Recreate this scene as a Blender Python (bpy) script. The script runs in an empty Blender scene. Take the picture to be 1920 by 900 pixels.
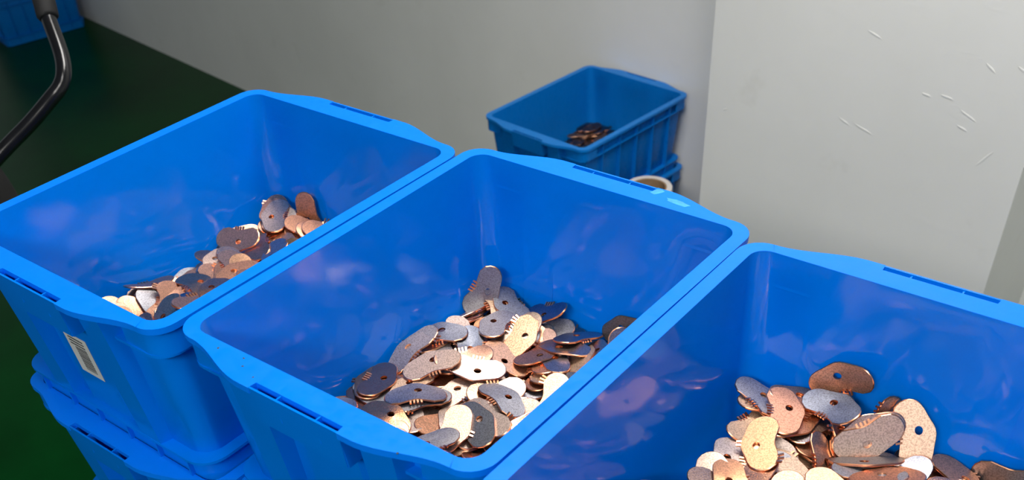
import bpy, bmesh, math, random
from mathutils import Matrix, Vector, Euler

scene = bpy.context.scene
COL = scene.collection

# ------------------------------------------------------------------ camera
# world frame: z = 0 is the rim level of the three front crates, x runs across them, y along them
F = -1.225            # floor level
CEIL = 1.60
def rot(yaw, pitch, roll):
    return Matrix.Rotation(yaw, 4, 'Z') @ Matrix.Rotation(pitch, 4, 'X') @ Matrix.Rotation(roll, 4, 'Z')
cam_data = bpy.data.cameras.new('camera')
cam = bpy.data.objects.new('camera', cam_data)
COL.objects.link(cam)
cam.matrix_world = Matrix.Translation((0.71603, -0.40278, 0.49863)) @ rot(0.71377, 0.79871, -0.07803)
cam_data.sensor_width = 36.0
cam_data.lens = 1858.519 / 1920 * 36.0
cam_data.shift_y = (942.7 - 450) / 1920
cam_data.clip_start = 0.02
cam_data.dof.use_dof = True
cam_data.dof.focus_distance = 1.02
cam_data.dof.aperture_fstop = 9.0
scene.camera = cam

# ------------------------------------------------------------------ world, exposure
world = bpy.data.worlds.new('world'); scene.world = world
world.use_nodes = True
bg = world.node_tree.nodes['Background']
bg.inputs[0].default_value = (0.86, 0.93, 1.0, 1)
bg.inputs[1].default_value = 0.24
scene.view_settings.view_transform = 'Standard'
scene.view_settings.look = 'None'
scene.view_settings.exposure = 0.25
scene.view_settings.gamma = 1.0
scene.view_settings.use_curve_mapping = False
LAMPS = [  # x, y, turn, length, width, watts per square metre emission strength
    (0.75, -0.30, -0.14, 1.20, 0.30, 11.0),
    (0.05, 0.90, -0.14, 0.90, 0.60, 20.0),
    (0.90, -2.10, -0.14, 1.20, 0.60, 30.0),  # added lamp, front fill for the near ends of the crates
]

# ------------------------------------------------------------------ helpers
def tag(o, label=None, cat=None, group=None, kind=None):
    if label: o['label'] = label
    if cat: o['category'] = cat
    if group: o['group'] = group
    if kind: o['kind'] = kind
    return o
def empty(name, loc=(0, 0, 0), rz=0.0):
    o = bpy.data.objects.new(name, None); COL.objects.link(o)
    o.empty_display_size = 0.05
    o.location = loc; o.rotation_euler = (0, 0, rz)
    return o
def add(name, mesh, mat=None, parent=None, loc=None, rz=None):
    o = bpy.data.objects.new(name, mesh); COL.objects.link(o)
    if mat is not None and len(mesh.materials) == 0: mesh.materials.append(mat)
    if parent: o.parent = parent
    if loc: o.location = loc
    if rz is not None: o.rotation_euler = (0, 0, rz)
    return o
def finish(bm, name, smooth=None):
    bmesh.ops.recalc_face_normals(bm, faces=bm.faces)
    me = bpy.data.meshes.new(name); bm.to_mesh(me); bm.free()
    if smooth is not None:
        me.polygons.foreach_set('use_smooth', [True] * len(me.polygons))
        me.set_sharp_from_angle(angle=math.radians(smooth))
    return me
def bevel(bm, w, seg=2, ang=40):
    es = [e for e in bm.edges if len(e.link_faces) == 2 and e.calc_face_angle(0) > math.radians(ang)]
    if es: bmesh.ops.bevel(bm, geom=es, offset=w, segments=seg, affect='EDGES', profile=0.5, clamp_overlap=True)
def hexa(bm, pts):  # 8 points: bottom four ccw, top four ccw
    v = [bm.verts.new(p) for p in pts]
    for f in ((3, 2, 1, 0), (4, 5, 6, 7), (0, 1, 5, 4), (1, 2, 6, 5), (2, 3, 7, 6), (3, 0, 4, 7)):
        bm.faces.new([v[i] for i in f])
def box(bm, x0, x1, y0, y1, z0, z1):
    hexa(bm, [(x0, y0, z0), (x1, y0, z0), (x1, y1, z0), (x0, y1, z0), (x0, y0, z1), (x1, y0, z1), (x1, y1, z1), (x0, y1, z1)])
def box_mesh(name, x0, x1, y0, y1, z0, z1, bv=0.0, seg=2):
    bm = bmesh.new(); box(bm, x0, x1, y0, y1, z0, z1)
    if bv: bevel(bm, bv, seg)
    return finish(bm, name, 40 if bv else None)
def tube(bm, pts, r, n=14, cap=True):
    pts = [Vector(p) for p in pts]; rings = []
    up = Vector((0, 0, 1))
    prev = None
    for i, p in enumerate(pts):
        t = (pts[min(i + 1, len(pts) - 1)] - pts[max(i - 1, 0)]).normalized()
        if prev is None:
            a = t.orthogonal().normalized()
        else:
            a = (prev - t * prev.dot(t)).normalized()
        prev = a; b = t.cross(a)
        rr = r[i] if isinstance(r, (list, tuple)) else r
        rings.append([bm.verts.new(p + (a * math.cos(2 * math.pi * k / n) + b * math.sin(2 * math.pi * k / n)) * rr) for k in range(n)])
    for A, B in zip(rings, rings[1:]):
        for k in range(n): bm.faces.new((A[k], A[(k + 1) % n], B[(k + 1) % n], B[k]))
    if cap: bm.faces.new(rings[0][::-1]); bm.faces.new(rings[-1])
def smooth_path(pts, n=8):
    P = [Vector(p) for p in pts]; out = []
    for i in range(len(P) - 1):
        p0, p1, p2, p3 = P[max(i - 1, 0)], P[i], P[i + 1], P[min(i + 2, len(P) - 1)]
        for k in range(n):
            t = k / n
            out.append(0.5 * ((2 * p1) + (p2 - p0) * t + (2 * p0 - 5 * p1 + 4 * p2 - p3) * t * t + (3 * p1 - p0 - 3 * p2 + p3) * t ** 3))
    out.append(P[-1]); return out
def lathe(bm, prof, n=48, closed=True):
    rings = [[bm.verts.new((r * math.cos(2 * math.pi * k / n), r * math.sin(2 * math.pi * k / n), z)) for k in range(n)] for r, z in prof]
    m = len(rings)
    for i in range(m if closed else m - 1):
        A, B = rings[i], rings[(i + 1) % m]
        for k in range(n): bm.faces.new((A[k], A[(k + 1) % n], B[(k + 1) % n], B[k]))

# ------------------------------------------------------------------ materials
def new_mat(name):
    m = bpy.data.materials.new(name); m.use_nodes = True
    nt = m.node_tree; nt.nodes.clear()
    out = nt.nodes.new('ShaderNodeOutputMaterial')
    p = nt.nodes.new('ShaderNodeBsdfPrincipled')
    nt.links.new(p.outputs[0], out.inputs[0])
    return m, nt, p, out
def node(nt, typ, **kw):
    n = nt.nodes.new(typ)
    for k, v in kw.items():
        if k.startswith('i_'): n.inputs[int(k[2:])].default_value = v
        else: setattr(n, k, v)
    return n
def noise(nt, vec, scale, detail=3, rough=0.5):
    n = nt.nodes.new('ShaderNodeTexNoise'); n.inputs['Scale'].default_value = scale
    n.inputs['Detail'].default_value = detail; n.inputs['Roughness'].default_value = rough
    if vec is not None: nt.links.new(vec, n.inputs['Vector'])
    return n
def ramp(nt, fac, stops, interp='LINEAR'):
    r = nt.nodes.new('ShaderNodeValToRGB'); r.color_ramp.interpolation = interp
    el = r.color_ramp.elements
    while len(el) < len(stops): el.new(0.5)
    for e, (p, c) in zip(el, stops):
        e.position = p; e.color = (*c, 1) if len(c) == 3 else c
    nt.links.new(fac, r.inputs[0]); return r
def bump(nt, h, strength, dist, p):
    b = nt.nodes.new('ShaderNodeBump'); b.inputs['Strength'].default_value = strength; b.inputs['Distance'].default_value = dist
    nt.links.new(h, b.inputs['Height']); nt.links.new(b.outputs[0], p.inputs['Normal']); return b
def coord(nt, what='Object'):
    return nt.nodes.new('ShaderNodeTexCoord').outputs[what]

def plastic(name, col, trans_col, trans=0.16, rough=0.16, spec=0.3):
    m, nt, p, out = new_mat(name)
    c = coord(nt)
    n = noise(nt, c, 9, 4, 0.6)
    cr = ramp(nt, n.outputs[0], [(0.3, tuple(x * 0.93 for x in col)), (0.7, col)])
    # sparse pale scuffs worn into the plastic
    mp = nt.nodes.new('ShaderNodeMapping'); mp.inputs['Scale'].default_value = (1.0, 2.2, 3.0); nt.links.new(c, mp.inputs[0])
    ns = noise(nt, mp.outputs[0], 28, 5, 0.75)
    sf = ramp(nt, ns.outputs[0], [(0.70, (0, 0, 0)), (0.80, (0.5, 0.5, 0.5))])
    mx0 = nt.nodes.new('ShaderNodeMix'); mx0.data_type = 'RGBA'
    nt.links.new(sf.outputs[0], mx0.inputs[0]); nt.links.new(cr.outputs[0], mx0.inputs[6]); mx0.inputs[7].default_value = (0.16, 0.42, 0.85, 1)
    nt.links.new(mx0.outputs[2], p.inputs['Base Color'])
    n2 = noise(nt, c, 60, 4, 0.7)
    rr = ramp(nt, n2.outputs[0], [(0.35, (rough * 0.75,) * 3), (0.75, (rough * 1.5,) * 3)])
    nt.links.new(rr.outputs[0], p.inputs['Roughness'])
    p.inputs['IOR'].default_value = 1.5; p.inputs['Specular IOR Level'].default_value = spec
    n3 = noise(nt, c, 14, 2, 0.5)
    bump(nt, n3.outputs[0], 0.05, 0.004, p)
    t = nt.nodes.new('ShaderNodeBsdfTranslucent'); t.inputs[0].default_value = (*trans_col, 1)
    mx = nt.nodes.new('ShaderNodeMixShader'); mx.inputs[0].default_value = trans
    nt.links.new(p.outputs[0], mx.inputs[1]); nt.links.new(t.outputs[0], mx.inputs[2])
    nt.links.new(mx.outputs[0], out.inputs[0])
    return m
M = {}
M['blue'] = plastic('blue_plastic', (0.000, 0.185, 0.80), (0.0, 0.28, 1.0), 0.05, 0.10)
M['blue_rim'] = plastic('blue_plastic_textured', (0.000, 0.190, 0.90), (0.0, 0.28, 1.0), 0.05, 0.38, 0.16)
M['old_blue_rim'] = plastic('old_blue_plastic_textured', (0.004, 0.205, 0.66), (0.0, 0.20, 0.75), 0.08, 0.38, 0.25)
M['old_blue'] = plastic('old_blue_plastic', (0.001, 0.175, 0.60), (0.0, 0.20, 0.75), 0.08, 0.3, 0.2)

def metal(name, stops, rough, grain):
    m, nt, p, out = new_mat(name)
    oi = nt.nodes.new('ShaderNodeObjectInfo')
    cr = ramp(nt, oi.outputs['Random'], stops)
    c = coord(nt)
    p.inputs['Metallic'].default_value = 1.0
    if grain:
        # rolled, grainy sheet faces: fine mottling of colour and relief
        n = noise(nt, c, 620, 3, 0.7)
        mixc = nt.nodes.new('ShaderNodeMix'); mixc.data_type = 'RGBA'; mixc.blend_type = 'MULTIPLY'
        g = ramp(nt, n.outputs[0], [(0.40, (0.52, 0.50, 0.50)), (0.56, (1, 1, 1))])
        mixc.inputs[0].default_value = 0.75
        nt.links.new(cr.outputs[0], mixc.inputs[6]); nt.links.new(g.outputs[0], mixc.inputs[7])
        nt.links.new(mixc.outputs[2], p.inputs['Base Color'])
        mul = node(nt, 'ShaderNodeMath', operation='MULTIPLY'); mul.inputs[1].default_value = 7.31
        nt.links.new(oi.outputs['Random'], mul.inputs[0])
        fr = node(nt, 'ShaderNodeMath', operation='FRACT'); nt.links.new(mul.outputs[0], fr.inputs[0])
        mr = nt.nodes.new('ShaderNodeMapRange'); mr.inputs[3].default_value = rough * 0.6; mr.inputs[4].default_value = rough * 1.35
        nt.links.new(fr.outputs[0], mr.inputs[0]); nt.links.new(mr.outputs[0], p.inputs['Roughness'])
        bump(nt, n.outputs[0], 0.35, 0.0004, p)
    else:
        nt.links.new(cr.outputs[0], p.inputs['Base Color'])
        p.inputs['Roughness'].default_value = rough
    return m
M['face'] = metal('rolled_face', [(0.0, (0.27, 0.28, 0.32)), (0.3, (0.40, 0.38, 0.39)), (0.52, (0.62, 0.50, 0.44)), (0.75, (0.76, 0.53, 0.39)), (1.0, (0.76, 0.54, 0.36))], 0.48, True)
M['burr'] = metal('copper_face', [(0.0, (0.44, 0.31, 0.27)), (0.25, (0.66, 0.33, 0.21)), (0.7, (0.85, 0.40, 0.21)), (1.0, (0.90, 0.55, 0.36))], 0.34, True)
M['dark'] = metal('dark_face', [(0.0, (0.10, 0.09, 0.10)), (0.6, (0.17, 0.13, 0.13)), (1.0, (0.24, 0.15, 0.12))], 0.45, True)
M['edge'] = metal('cut_copper_edge', [(0.0, (0.80, 0.33, 0.16)), (0.6, (0.92, 0.48, 0.29)), (1.0, (0.72, 0.26, 0.12))], 0.28, False)

def wall_mat(name, c0, c1, rough=0.55, scuff=True):
    m, nt, p, out = new_mat(name)
    c = coord(nt)
    n = noise(nt, c, 1.7, 5, 0.6)
    cr = ramp(nt, n.outputs[0], [(0.3, c0), (0.7, c1)])
    # grey dirt smudges
    n2 = noise(nt, c, 5.5, 4, 0.65)
    sm = ramp(nt, n2.outputs[0], [(0.62, (1, 1, 1)), (0.80, (0.90, 0.89, 0.87))])
    mx = nt.nodes.new('ShaderNodeMix'); mx.data_type = 'RGBA'; mx.blend_type = 'MULTIPLY'; mx.inputs[0].default_value = 1.0
    nt.links.new(cr.outputs[0], mx.inputs[6]); nt.links.new(sm.outputs[0], mx.inputs[7])
    nt.links.new(mx.outputs[2], p.inputs['Base Color'])
    p.inputs['Roughness'].default_value = rough
    # paint relief: fine orange peel plus sparse wrinkles
    map_ = nt.nodes.new('ShaderNodeMapping'); map_.inputs['Scale'].default_value = (1.6, 1.6, 5.0); map_.inputs['Rotation'].default_value = (0, 0.45, 0)
    nt.links.new(c, map_.inputs[0])
    w = noise(nt, map_.outputs[0], 6.0, 6, 0.62)
    wr = ramp(nt, w.outputs[0], [(0.60, (0, 0, 0)), (0.66, (1, 1, 1)), (0.70, (0.35,) * 3), (0.8, (0.3,) * 3)])
    f = noise(nt, c, 160, 2, 0.5)
    ad = node(nt, 'ShaderNodeMath', operation='MULTIPLY_ADD'); ad.inputs[1].default_value = 0.12
    nt.links.new(f.outputs[0], ad.inputs[0]); nt.links.new(wr.outputs[0], ad.inputs[2])
    bump(nt, ad.outputs[0], 0.08 if scuff else 0.10, 0.003, p)
    return m
M['wall'] = wall_mat('painted_wall', (0.80, 0.80, 0.765), (0.88, 0.88, 0.845), 0.5, False)
M['column'] = wall_mat('painted_column', (0.78, 0.78, 0.745), (0.85, 0.85, 0.815), 0.5, True)
M['ceiling'] = wall_mat('ceiling_paint', (0.55, 0.55, 0.55), (0.6, 0.6, 0.6), 0.8, False)
def simple(name, col, rough=0.5, metal=0.0, var=0.12, scale=20, bmp=0.0):
    m, nt, p, out = new_mat(name)
    n = noise(nt, coord(nt), scale, 4, 0.6)
    cr = ramp(nt, n.outputs[0], [(0.3, tuple(x * (1 - var) for x in col)), (0.7, tuple(min(1, x * (1 + var)) for x in col))])
    nt.links.new(cr.outputs[0], p.inputs['Base Color'])
    p.inputs['Roughness'].default_value = rough; p.inputs['Metallic'].default_value = metal
    if bmp: bump(nt, n.outputs[0], bmp, 0.002, p)
    return m
M['floor'] = simple('green_floor_paint', (0.0003, 0.045, 0.007), 0.30, 0, 0.25, 3.0, 0.05)
for n_ in M['floor'].node_tree.nodes:
    if n_.type == 'BSDF_PRINCIPLED': n_.inputs['Specular IOR Level'].default_value = 0.08
M['black_tube'] = simple('black_gloss_tube', (0.006, 0.006, 0.008), 0.18, 0, 0.2, 30)
M['rubber'] = simple('dark_rubber', (0.006, 0.006, 0.007), 0.7, 0, 0.2, 60)
M['black_matte'] = simple('black_matte_plastic', (0.0015, 0.0015, 0.0015), 0.85, 0, 0.2, 60)
M['film'] = simple('white_film', (0.70, 0.66, 0.62), 0.35, 0, 0.06, 30)
M['card'] = simple('brown_cardboard', (0.30, 0.19, 0.10), 0.8, 0, 0.15, 60)
M['paper'] = simple('label_paper', (0.55, 0.56, 0.54), 0.5, 0, 0.05, 40)
M['ink'] = simple('black_ink', (0.03, 0.03, 0.035), 0.5, 0, 0.1, 40)
M['housing'] = simple('white_enamel', (0.75, 0.75, 0.75), 0.4, 0, 0.03, 10)
M['grime'] = simple('dark_grime', (0.03, 0.05, 0.06), 0.7, 0, 0.3, 200)
M['worn'] = simple('worn_pale_blue', (0.03, 0.30, 0.90), 0.4, 0, 0.25, 120)
def emitter(name, strength, col=(1.0, 0.965, 0.92)):
    m, nt, p, out = new_mat(name)
    p.inputs['Base Color'].default_value = (0.8, 0.8, 0.8, 1)
    p.inputs['Emission Color'].default_value = (*col, 1); p.inputs['Emission Strength'].default_value = strength
    return m

# ------------------------------------------------------------------ the room
WD = Vector((0.98963387, -0.14361337, 0)); WN = Vector((0.14361337, 0.98963387, 0)); WK = 1.89094
WANG = math.atan2(WD.y, WD.x)
fl = add('floor', box_mesh('floor', -7, 4, -4, 4.5, F - 0.1, F), M['floor']); tag(fl, 'dark green glossy painted floor', kind='structure')
ce = add('ceiling', box_mesh('ceiling', -7, 4, -4, 4.5, CEIL, CEIL + 0.1), M['ceiling']); tag(ce, 'pale ceiling', kind='structure')
wb = empty('wall_back', WN * WK + Vector((0, 0, F)), WANG)
tag(wb, 'grey white painted back wall behind the crates', kind='structure')
# local frame of the wall: x along it, y into it; a joint at the seam
SEAM = -2.105 * WD.x + 2.216 * WD.y
h = CEIL - F
add('wall_panel', box_mesh('wall_panel', -7.0, SEAM - 0.0012, 0.0, 0.1, 0, h, 0.0008, 1), M['wall'], wb)
add('wall_panel', box_mesh('wall_panel', SEAM + 0.0012, 3.4, -0.0015, 0.1, 0, h, 0.0008, 1), M['wall'], wb)
# square pillar in front of the wall, its near face parallel with it
cx0 = Vector((-0.405, 1.716, 0)).dot(WD); cx1 = Vector((0.3416, 1.608, 0)).dot(WD)
bm = bmesh.new(); box(bm, cx0, cx1, -0.25, -0.0015, 0, h); bevel(bm, 0.006, 3)
pl = add('wall_pillar', finish(bm, 'wall_pillar', 40), M['column'], None, WN * WK + Vector((0, 0, F)), WANG)
tag(pl, 'broad off-white painted pillar with scuffed face behind the right crate', kind='structure')

# wrinkles in the paint of the pillar: place along the face, height, length, turn
for u, zc, ln, a in ((-0.2529, 0.967, 0.036, -0.35), (-0.285, 0.781, 0.030, -0.42), (-0.238, 0.777, 0.050, -0.30), (-0.0062, 0.958, 0.028, -0.65), (-0.0237, 0.862, 0.040, -0.42), (-0.030, 0.836, 0.026, -0.35), (-0.118, 0.880, 0.022, -0.25), (-0.075, 0.886, 0.030, -0.20), (0.052, 0.968, 0.024, -0.55), (0.030, 0.792, 0.048, 0.9), (-0.5947, 0.726, 0.012, 0.2)):
    bm = bmesh.new(); bmesh.ops.create_uvsphere(bm, u_segments=12, v_segments=8, radius=0.5)
    for v in bm.verts:
        v.co = Vector((v.co.x * ln, v.co.y * 0.0008, v.co.z * 0.0045 + 0.0008 * math.sin(v.co.x * 5)))
    w = add('paint_wrinkle', finish(bm, 'paint_wrinkle', 60), M['column'], pl, (u, -0.2502, zc)); w.rotation_euler = (0, -a, 0)

def ceiling_lamp(x, y, a, L, Wd, s, label):
    r = empty('ceiling_lamp', (x, y, CEIL), a)
    tag(r, label, 'lamp', 'ceiling lamps above the crates')
    add('housing', box_mesh('housing', -L / 2 - .02, L / 2 + .02, -Wd / 2 - .02, Wd / 2 + .02, -0.05, 0, 0.006), M['housing'], r)
    add('diffuser', box_mesh('diffuser', -L / 2, L / 2, -Wd / 2, Wd / 2, -0.056, -0.048, 0.002), emitter('lamp_glow', s), r)
for (x, y, a, L, Wd, s), lb in zip(LAMPS, ('flat ceiling lamp above the near end of the front crates', 'flat ceiling lamp between the front crates and the back wall', 'added flat ceiling lamp giving front fill, farthest from the back wall')):
    ceiling_lamp(x, y, a, L, Wd, s, lb)

# ------------------------------------------------------------------ crates
HX, HY, HT = 0.165, 0.2067, 0.215       # half opening, overall height
PITCH = 0.202
Z = lambda d: HT - d                    # depth below the rim -> local height
def rrect(hx, hy, r, n=7, side=10, end=24):
    """rounded rectangle, counter-clockwise from the +x side"""
    pts = []
    ys = [(-hy + r) + (2 * (hy - r)) * i / side for i in range(side)]
    xs = [(hx - r) - (2 * (hx - r)) * i / end for i in range(end)]
    def arc(cx, cy, a0):
        return [(cx + r * math.cos(a0 + math.pi / 2 * k / n), cy + r * math.sin(a0 + math.pi / 2 * k / n)) for k in range(n)]
    pts += [(hx, y) for y in ys]
    pts += arc(hx - r, hy - r, 0)
    pts += [(x, hy) for x in xs]
    pts += arc(-hx + r, hy - r, math.pi / 2)
    pts += [(-hx, -y) for y in ys]
    pts += arc(-hx + r, -hy + r, math.pi)
    pts += [(-x, -hy) for x in xs]
    pts += arc(hx - r, -hy + r, 1.5 * math.pi)
    return pts
def skin(bm, loops, close=False):
    vs = [[bm.verts.new(p) for p in L] for L in loops]
    pairs = list(zip(vs, vs[1:])) + ([(vs[-1], vs[0])] if close else [])
    for A, B in pairs:
        n = len(A)
        for k in range(n): bm.faces.new((A[k], A[(k + 1) % n], B[(k + 1) % n], B[k]))
    return vs
def inset_at(d):   # wall taper
    return 0.0127 * d / 0.20
def sm(t):
    t = max(0.0, min(1.0, t)); return t * t * (3 - 2 * t)
def bulge(x):      # outward offset of the end rims
    return 0.0125 + 0.0200 * sm((0.152 - abs(x)) / 0.085)

def crate_meshes():
    R = {}
    # tub
    bm = bmesh.new()
    def lp(d, off, extra=0.0):
        i = inset_at(d)
        return [(x, y, Z(d)) for x, y in rrect(HX - i + off - extra, HY - i + off - extra, 0.017 + off + 0.03 * d)]
    def lp_in(d, extra=0.0):
        # shallow panel relief on the inside of the two ends
        pts = lp(d, 0.0, extra)
        out = []
        w = sm((d - 0.030) / 0.003)
        for x, y, z in pts:
            if abs(y) > HY - 0.03 and abs(x) < HX - 0.02:
                a = abs(x)
                k = 0.0
                if a > 0.101: k = 0.0016 * w
                elif a < 0.054: k = 0.0010 * w
                y = y + math.copysign(k, y)
            out.append((x, y, z))
        return out
    loops = [lp(0.208, 0.003), lp(0.100, 0.003), lp(0.004, 0.003), lp(0.0005, 0.0015), lp_in(0.0005), lp_in(0.0295), lp_in(0.0335), lp_in(0.11), lp_in(0.198), lp_in(0.2055, 0.003), lp_in(0.209, 0.011)]
    loops.insert(0, lp(0.215, 0.003, 0.005))
    vs = skin(bm, loops)
    bm.faces.new(vs[0][::-1]); bm.faces.new(vs[-1])
    R['body'] = finish(bm, 'body', 38)
    # rim with the notches for the slots
    bm = bmesh.new()
    inner, outer = [], []
    n = 7
    r_in, r_out = 0.017, 0.026
    hx2, hy2 = 0.1800, HY + 0.0125
    def side(s):
        for i in range(4):
            t = i / 4
            inner.append((s * HX, s * (-HY + r_in + 2 * (HY - r_in) * t))); outer.append((s * hx2, s * (-hy2 + r_out + 2 * (hy2 - r_out) * t)))
    def corner(sx, sy, a0):
        for k in range(n):
            a = a0 + math.pi / 2 * k / n
            inner.append((sx * (HX - r_in) + r_in * math.cos(a), sy * (HY - r_in) + r_in * math.sin(a)))
            outer.append((sx * (hx2 - r_out) + r_out * math.cos(a), sy * (hy2 - r_out) + r_out * math.sin(a)))
    def end(s):
        xs = [0.1545, 0.148, 0.140, 0.130, 0.120, 0.110, 0.100, 0.090, 0.080, 0.070, 0.060, 0.0525, 0.0515, 0.04, 0.02]
        xs = xs + [0.0] + [-x for x in xs[::-1]]
        for x in xs:
            y = HY + bulge(x)
            if abs(x) < 0.052: y = HY + 0.0235
            inner.append((s * max(-HX + r_in, min(HX - r_in, x * (HX - r_in) / 0.1545)), s * HY)); outer.append((s * x, s * y))
    side(1); corner(1, 1, 0); end(1); corner(-1, 1, math.pi / 2); side(-1); corner(-1, -1, math.pi); end(-1); corner(1, -1, 1.5 * math.pi)
    t0, t1 = HT, HT - 0.0065
    skin(bm, [[(x, y, t1) for x, y in outer], [(x, y, t0) for x, y in outer], [(x, y, t0) for x, y in inner], [(x, y, t1) for x, y in inner]], True)
    bevel(bm, 0.0016, 3, 50)
    R['rim'] = finish(bm, 'rim', 40)
    # grip panel hanging from the bulge, in front of the slots (built for the -y end)
    bm = bmesh.new()
    yo = -(HY + 0.0322)
    hexa(bm, [(-0.0515, yo + 0.004, Z(0.041)), (0.0515, yo + 0.004, Z(0.041)), (0.0515, yo + 0.0062, Z(0.041)), (-0.0515, yo + 0.0062, Z(0.041)),
              (-0.0545, yo, Z(0.0002)), (0.0545, yo, Z(0.0002)), (0.0545, yo + 0.0022, Z(0.0002)), (-0.0545, yo + 0.0022, Z(0.0002))])
    for s in (-1, 1):      # returns to the tub
        x0, x1 = (s * 0.0505, s * 0.0535) if s > 0 else (s * 0.0535, s * 0.0505)
        hexa(bm, [(x0, yo + 0.005, Z(0.041)), (x1, yo + 0.005, Z(0.041)), (x1, -HY - 0.000, Z(0.041)), (x0, -HY - 0.000, Z(0.041)),
                  (x0, yo + 0.001, Z(0.006)), (x1, yo + 0.001, Z(0.006)), (x1, -HY - 0.002, Z(0.006)), (x0, -HY - 0.002, Z(0.006))])
    bevel(bm, 0.0007, 1)
    R['grip_panel'] = finish(bm, 'grip_panel', 40)
    R['slot_floor'] = box_mesh('slot_floor', -0.0505, 0.0505, yo + 0.003, -HY - 0.001, Z(0.027), Z(0.024))
    R['slot_divider'] = box_mesh('slot_divider', -0.0008, 0.0008, yo + 0.002, -HY - 0.0215, Z(0.026), Z(0.0012))
    # pilaster (-y end, +x one)
    bm = bmesh.new()
    a, b = 0.062, 0.100
    yt, yb = -(HY + 0.0215), -(HY + 0.0050)
    w0 = -(HY - 0.0145 + 0.002); wt = -(HY + 0.002)
    hexa(bm, [(a + 0.001, yb, Z(0.177)), (b - 0.003, yb, Z(0.177)), (b + 0.001, w0, Z(0.177)), (a - 0.003, w0, Z(0.177)),
              (a, yt, Z(0.0062)), (b, yt, Z(0.0062)), (b + 0.004, wt, Z(0.0062)), (a - 0.004, wt, Z(0.0062))])
    bevel(bm, 0.0018, 2)
    R['pilaster'] = finish(bm, 'pilaster', 40)
    # raised plate in the middle of the ends
    bm = bmesh.new()
    i1, i2 = inset_at(0.046), inset_at(0.176)
    hexa(bm, [(-0.036, -(HY - i2 + 0.0085), Z(0.176)), (0.036, -(HY - i2 + 0.0085), Z(0.176)), (0.040, -(HY - i2 + 0.0026), Z(0.176)), (-0.040, -(HY - i2 + 0.0026), Z(0.176)),
              (-0.036, -(HY - i1 + 0.0085), Z(0.046)), (0.036, -(HY - i1 + 0.0085), Z(0.046)), (0.040, -(HY - i1 + 0.0026), Z(0.046)), (-0.040, -(HY - i1 + 0.0026), Z(0.046))])
    bevel(bm, 0.0012, 2)
    R['label_plate'] = finish(bm, 'label_plate', 40)
    # rings
    def ring(d0, d1, off_in, off_out, name, r=0.024):
        bm = bmesh.new()
        i = inset_at(d0)
        A = rrect(HX - i + off_in, HY - i + off_in, 0.018, 7, 4, 6); B = rrect(HX - i + off_out, HY - i + off_out, r, 7, 4, 6)
        skin(bm, [[(x, y, Z(d1)) for x, y in B], [(x, y, Z(d0)) for x, y in B], [(x, y, Z(d0)) for x, y in A], [(x, y, Z(d1)) for x, y in A]], True)
        bevel(bm, 0.0006, 1, 50)
        return finish(bm, name, 40)
    R['band'] = ring(0.032, 0.0352, 0.001, 0.0125, 'band')
    R['base_flange'] = ring(0.175, 0.1782, 0.001, 0.0172, 'base_flange', 0.03)
    R['foot_skirt'] = ring(0.1775, 0.2125, 0.0010, 0.0100, 'foot_skirt', 0.026)
    # corner skirt (+x, -y corner)
    bm = bmesh.new()
    pts = [(0.118, -HY - 0.0085), (0.135, -HY - 0.0088)]
    r = 0.024; cx, cy = HX + 0.0115 - r, -HY - 0.0095 + r
    pts += [(cx + r * math.cos(t), cy + r * math.sin(t)) for t in [-math.pi / 2 + math.pi / 2 * k / 7 for k in range(8)]]
    pts += [(HX + 0.0115, -0.165)]
    inn = [(x - 0.002 * (x / HX), y + 0.002) for x, y in pts]
    L0 = [(x, y, Z(0.033)) for x, y in pts] + [(x, y, Z(0.033)) for x, y in inn[::-1]]
    L1 = [(x, y, Z(0.006)) for x, y in pts] + [(x, y, Z(0.006)) for x, y in inn[::-1]]
    vs = skin(bm, [L0, L1])
    m = len(pts)
    for V in vs:
        for k in range(m - 1): bm.faces.new((V[k], V[k + 1], V[2 * m - 2 - k], V[2 * m - 1 - k]))
    R['corner_skirt'] = finish(bm, 'corner_skirt', 40)
    # long-side rib (+x side), runs from the rim to the foot
    bm = bmesh.new()
    i1, i2 = inset_at(0.006), inset_at(0.19)
    t = 0.0012
    hexa(bm, [(HX - i2 + 0.001, -t, Z(0.2018)), (HX - i2 + 0.0160, -t, Z(0.2018)), (HX - i2 + 0.0160, t, Z(0.2018)), (HX - i2 + 0.001, t, Z(0.2018)),
              (HX - i1 + 0.001, -t, Z(0.006)), (HX - i1 + 0.0115, -t, Z(0.006)), (HX - i1 + 0.0115, t, Z(0.006)), (HX - i1 + 0.001, t, Z(0.006))])
    R['rib'] = finish(bm, 'rib')
    # small foot gusset on the ends (-y)
    bm = bmesh.new()
    i2 = inset_at(0.19)
    box(bm, -t, t, -(HY - i2 + 0.0160), -(HY - i2 + 0.001), Z(0.2018), Z(0.176))
    R['foot_gusset'] = finish(bm, 'foot_gusset')
    return R
CM = crate_meshes()
CMM = {}
def mesh_for(key, mat):      # one mesh per part and material
    k = (key, mat.name)
    if k not in CMM:
        me = CM[key].copy(); me.materials.clear(); me.materials.append(mat); CMM[k] = me
    return CMM[k]
rim_of = {'blue_plastic': 'blue_rim', 'old_blue_plastic': 'old_blue_rim'}
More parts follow.
